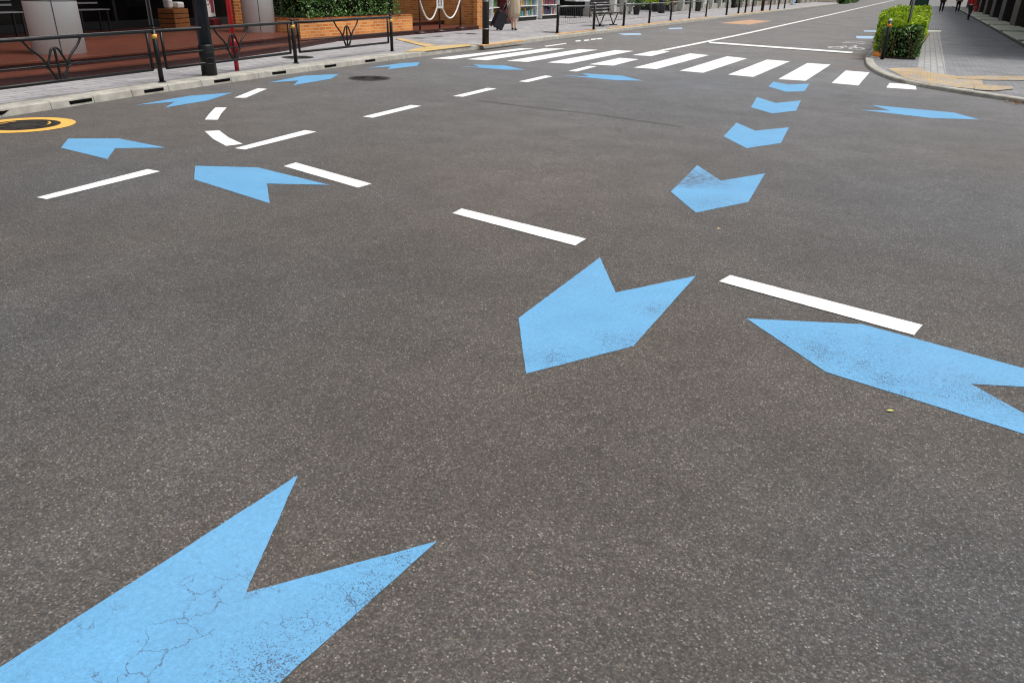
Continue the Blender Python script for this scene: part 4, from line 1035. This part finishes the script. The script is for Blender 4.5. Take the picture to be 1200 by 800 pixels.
# guide strip of long ribbed blocks beside the hedge
M['ribbed'] = mat_brick('pale_ribbed_blocks', (162, 162, 162), (148, 148, 148), (132, 132, 131), .12, .4, 'XY', .014, big=.1, offset=0)
mark('paving_strip', [(.10, 16.9), (.62, 16.9), (.72, 36), (.16, 36)], M['ribbed'], 'pale ribbed paving strip running along the hedge', 'paving strip', None, z=ZR+.005)
e = empty('drain_grate', G((1094, 34), ZR), 'dark rectangular drain grate in the right sidewalk beside the hedge', 'drain grate')
MB().box((0, 0, .006), (.62, 1.5, .008)).build('frame', M['steel'], e)
mb = MB()
for k in range(9): mb.box((-.26+k*.065, 0, .011), (.04, 1.4, .006))
mb.build('bars', M['iron'], e)
mark('kerb_slab', [G(p, ZR) for p in [(1086, 36), (1103, 36), (1103, 37.6), (1086, 37.6)]], M['slab'], 'pale slab just in front of the drain grate', 'slab', None, z=ZR+.009)
# hedge on the right
HX0, HX1, HY0, HY1 = -.80, .05, 20.25, 36
bed = MB().box(((HX0+HX1)/2, (HY0+HY1)/2, ZR+.02), (HX1-HX0, HY1-HY0, .03)); tag(bed.build('planting_bed', M['soil']), kind='structure')
e = empty('hedge', ((HX0+HX1)/2, HY0, ZR), 'bright yellow green hedge along the right sidewalk with a shaded bare front', 'hedge')
hw = (HX1-HX0)/2
foliage('foliage', M['hedge_leaf'], (-hw-.02, hw+.03, .26, HY1-HY0, .38, .80), 46000, .042, e, 51, shell=.7, lumps=.16)
foliage('lower_foliage', M['bush_leaf'], (-hw+.03, hw, .0, .7, .05, .66), 3000, .036, e, 52, shell=.6, lumps=.12)  # darker bush leaves paint the shade on the hedge's lower front
foliage('side_foliage', M['hedge_leaf'], (-hw-.02, -hw+.22, .08, HY1-HY0, .12, .75), 9000, .042, e, 55, shell=.5, lumps=.14)
core((-hw+.10, hw-.06, .16, HY1-HY0-.1, .03, .62), e)
mb = MB()
for k in range(60):
    x, y = R.uniform(-hw+.05, hw-.02), R.uniform(.0, .5); lean = R.uniform(-.25, .25)
    mb.tube([(x, y, 0), (x+lean*.4, y-.03, .25), (x+lean, y+.02, .55)], [.010, .008, .005], 5)
mb.build('twigs', M['twig'], e)
# sign pole in the hedge, cabinet, bollard, kerb reflector
e = empty('sign_pole', (-.26, 20.75, ZR), 'bare grey steel pole rising out of the right hedge', 'pole')
MB().tube([(0, 0, 0), (0, 0, 2.8)], .034, 16).build('shaft', M['steel'], e); MB().tube([(0, 0, 2.8), (0, 0, 2.84)], .038, 16).build('cap', M['iron'], e)
MB().tube([(-.014, -.038, .6), (-.014, -.038, 2.6)], .007, 6).build('cable_or_highlight', M['iron'], e)
e = empty('utility_cabinet', (-.25, 38.2, ZR), 'dark green utility cabinet behind the far end of the hedge', 'cabinet')
MB().box((0, 0, .7), (.7, .5, 1.4), bev=.02).build('body', M['green_cab'], e); MB().box((0, -.255, .7), (.6, .012, 1.2)).build('door', M['green_cab'], e)
MB().box((0, 0, 1.42), (.76, .56, .04)).build('roof', M['green_cab'], e); MB().box((.24, -.265, .75), (.02, .02, .12)).build('handle', M['steel'], e)
c = G((1033.5, 69.8), ZR)
e = empty('bollard', c, 'slim black bollard with white and orange bands at the hedge corner', 'bollard')
MB().tube([(0, 0, 0), (0, 0, .80)], .04, 16).build('post', M['iron'], e); MB().tube([(0, 0, .80), (0, 0, .84)], [.042, .03], 16).build('cap', M['whitep'], e)
M['orangep'] = mat_simple('orange_plastic', (236, 140, 50), .4, var=.1)
MB().tube([(0, 0, .68), (0, 0, .74)], .0425, 16).build('reflector_band', M['orangep'], e)
c = G((1027.5, 67.5), ZR)
e = empty('kerb_marker', c, 'small orange dome marker on the kerb tip beside the hedge', 'kerb marker')
mb = MB(); mb.ball((0, 0, .06), (.22, .30, .20)); mb.build('dome', M['orangep'], e); MB().tube([(0, 0, 0), (0, 0, .03)], [.15, .13], 20).build('base', M['whitep'], e)
# colonnade on the far right
cb = empty('right_building', (8, 55, 0), 'dark building with brown piers along the right sidewalk', 'building')
cb2 = lambda mb, n, m: mb.build(n, m, cb, loc=(-8, -55, 0))
cb2(MB().box((8.4, 66, 2.0), (6.0, 86, 3.9)), 'dark_wall', M['darkwall'])
cb2(MB().box((6.9, 66, 4.6), (8.6, 86, 1.3)), 'upper_wall', M['facade3'])
cb2(MB().box((2.86, 66, ZR+.012), (.10, 86, .02)), 'gutter_line', M['kerb_joint'])
for i in range(10):
    y = 24.0+7.6*i
    cb2(MB().box((4.55, y+6.9, 2.0), (1.25, 2.6, 4.0), bev=.03), 'pier', M['coldark2'] if i % 3 == 2 else M['colbrown'])
    cb2(MB().box((4.75, y+3.2, 2.0), (.5, .35, 4.0), bev=.03), 'half_pier', M['coldark2'] if i % 2 else M['colbrown'])
    cb2(MB().box((3.55, y+3.1, ZR+.03), (1.15, 6.1, .05), bev=.01), 'threshold_slab', M['slab'])
e = empty('small_notice', (3.75, 31.2, ZR), 'small white upright notice in front of the nearest dark piers', 'notice', rz=.15)
MB().box((0, 0, .62), (.10, .26, .62), bev=.02).build('panel', M['whitep'], e); MB().box((0, 0, .16), (.05, .05, .32)).build('leg', M['iron'], e)
MB().box((-.0, 0, .03), (.2, .3, .03)).build('foot', M['iron'], e)
# ------------------------------------------------------------------ litter leaves
def leaf(p, lab, mat, s=.03, rz=.4):
    c = G(p); c.z = .006; mb = MB(); n = 5
    L_ = [(-1, 0, 0), (-.5, .38, .12), (.2, .42, .2), (1, 0, .05), (.2, -.42, .16), (-.5, -.36, .1)]
    mb.quad([(x*s, y*s, z*s) for x, y, z in L_[:4]]); mb.quad([(x*s, y*s, z*s) for x, y, z in (L_[3], L_[4], L_[5], L_[0])])
    bmesh.ops.remove_doubles(mb.bm, verts=mb.bm.verts[:], dist=.0001)
    tag(mb.build('fallen_leaf', mat, loc=c, rz=rz), lab, 'leaf')
M['yleaf'] = mat_simple('yellow_green_leaf', (188, 186, 50), .5, var=.15); M['pleaf'] = mat_simple('pale_leaf', (222, 196, 140), .6, var=.1)
leaf((1043, 482.5), 'tiny yellow green leaf on the asphalt below the long blue arrow', M['yleaf'], .014)
leaf((842, 269), 'tiny pale petal on the asphalt below the smudged arrow', M['pleaf'], .016)
bm = bmesh.new(); r = random.Random(5)
for _ in range(160):
    p = G((1200+r.gauss(0, 9), 118.5+abs(r.gauss(0, 2.2)))); p.z = .008+r.uniform(0, .02); s = r.uniform(.02, .045); a = r.uniform(0, 6.28)
    d1, d2 = Vector((math.cos(a), math.sin(a), r.uniform(-.3, .3)))*s, Vector((-math.sin(a), math.cos(a), r.uniform(-.3, .3)))*s*.5
    bm.faces.new([bm.verts.new(p+d1), bm.verts.new(p+d2), bm.verts.new(p-d1), bm.verts.new(p-d2)])
m = bpy.data.meshes.new('leaf_litter'); bm.to_mesh(m); bm.free(); m.materials.append(M['dryleaf'])
o = bpy.data.objects.new('leaf_litter', m); C.objects.link(o); tag(o, 'dry brown leaves gathered against the right kerb', 'leaf litter', kind='stuff')
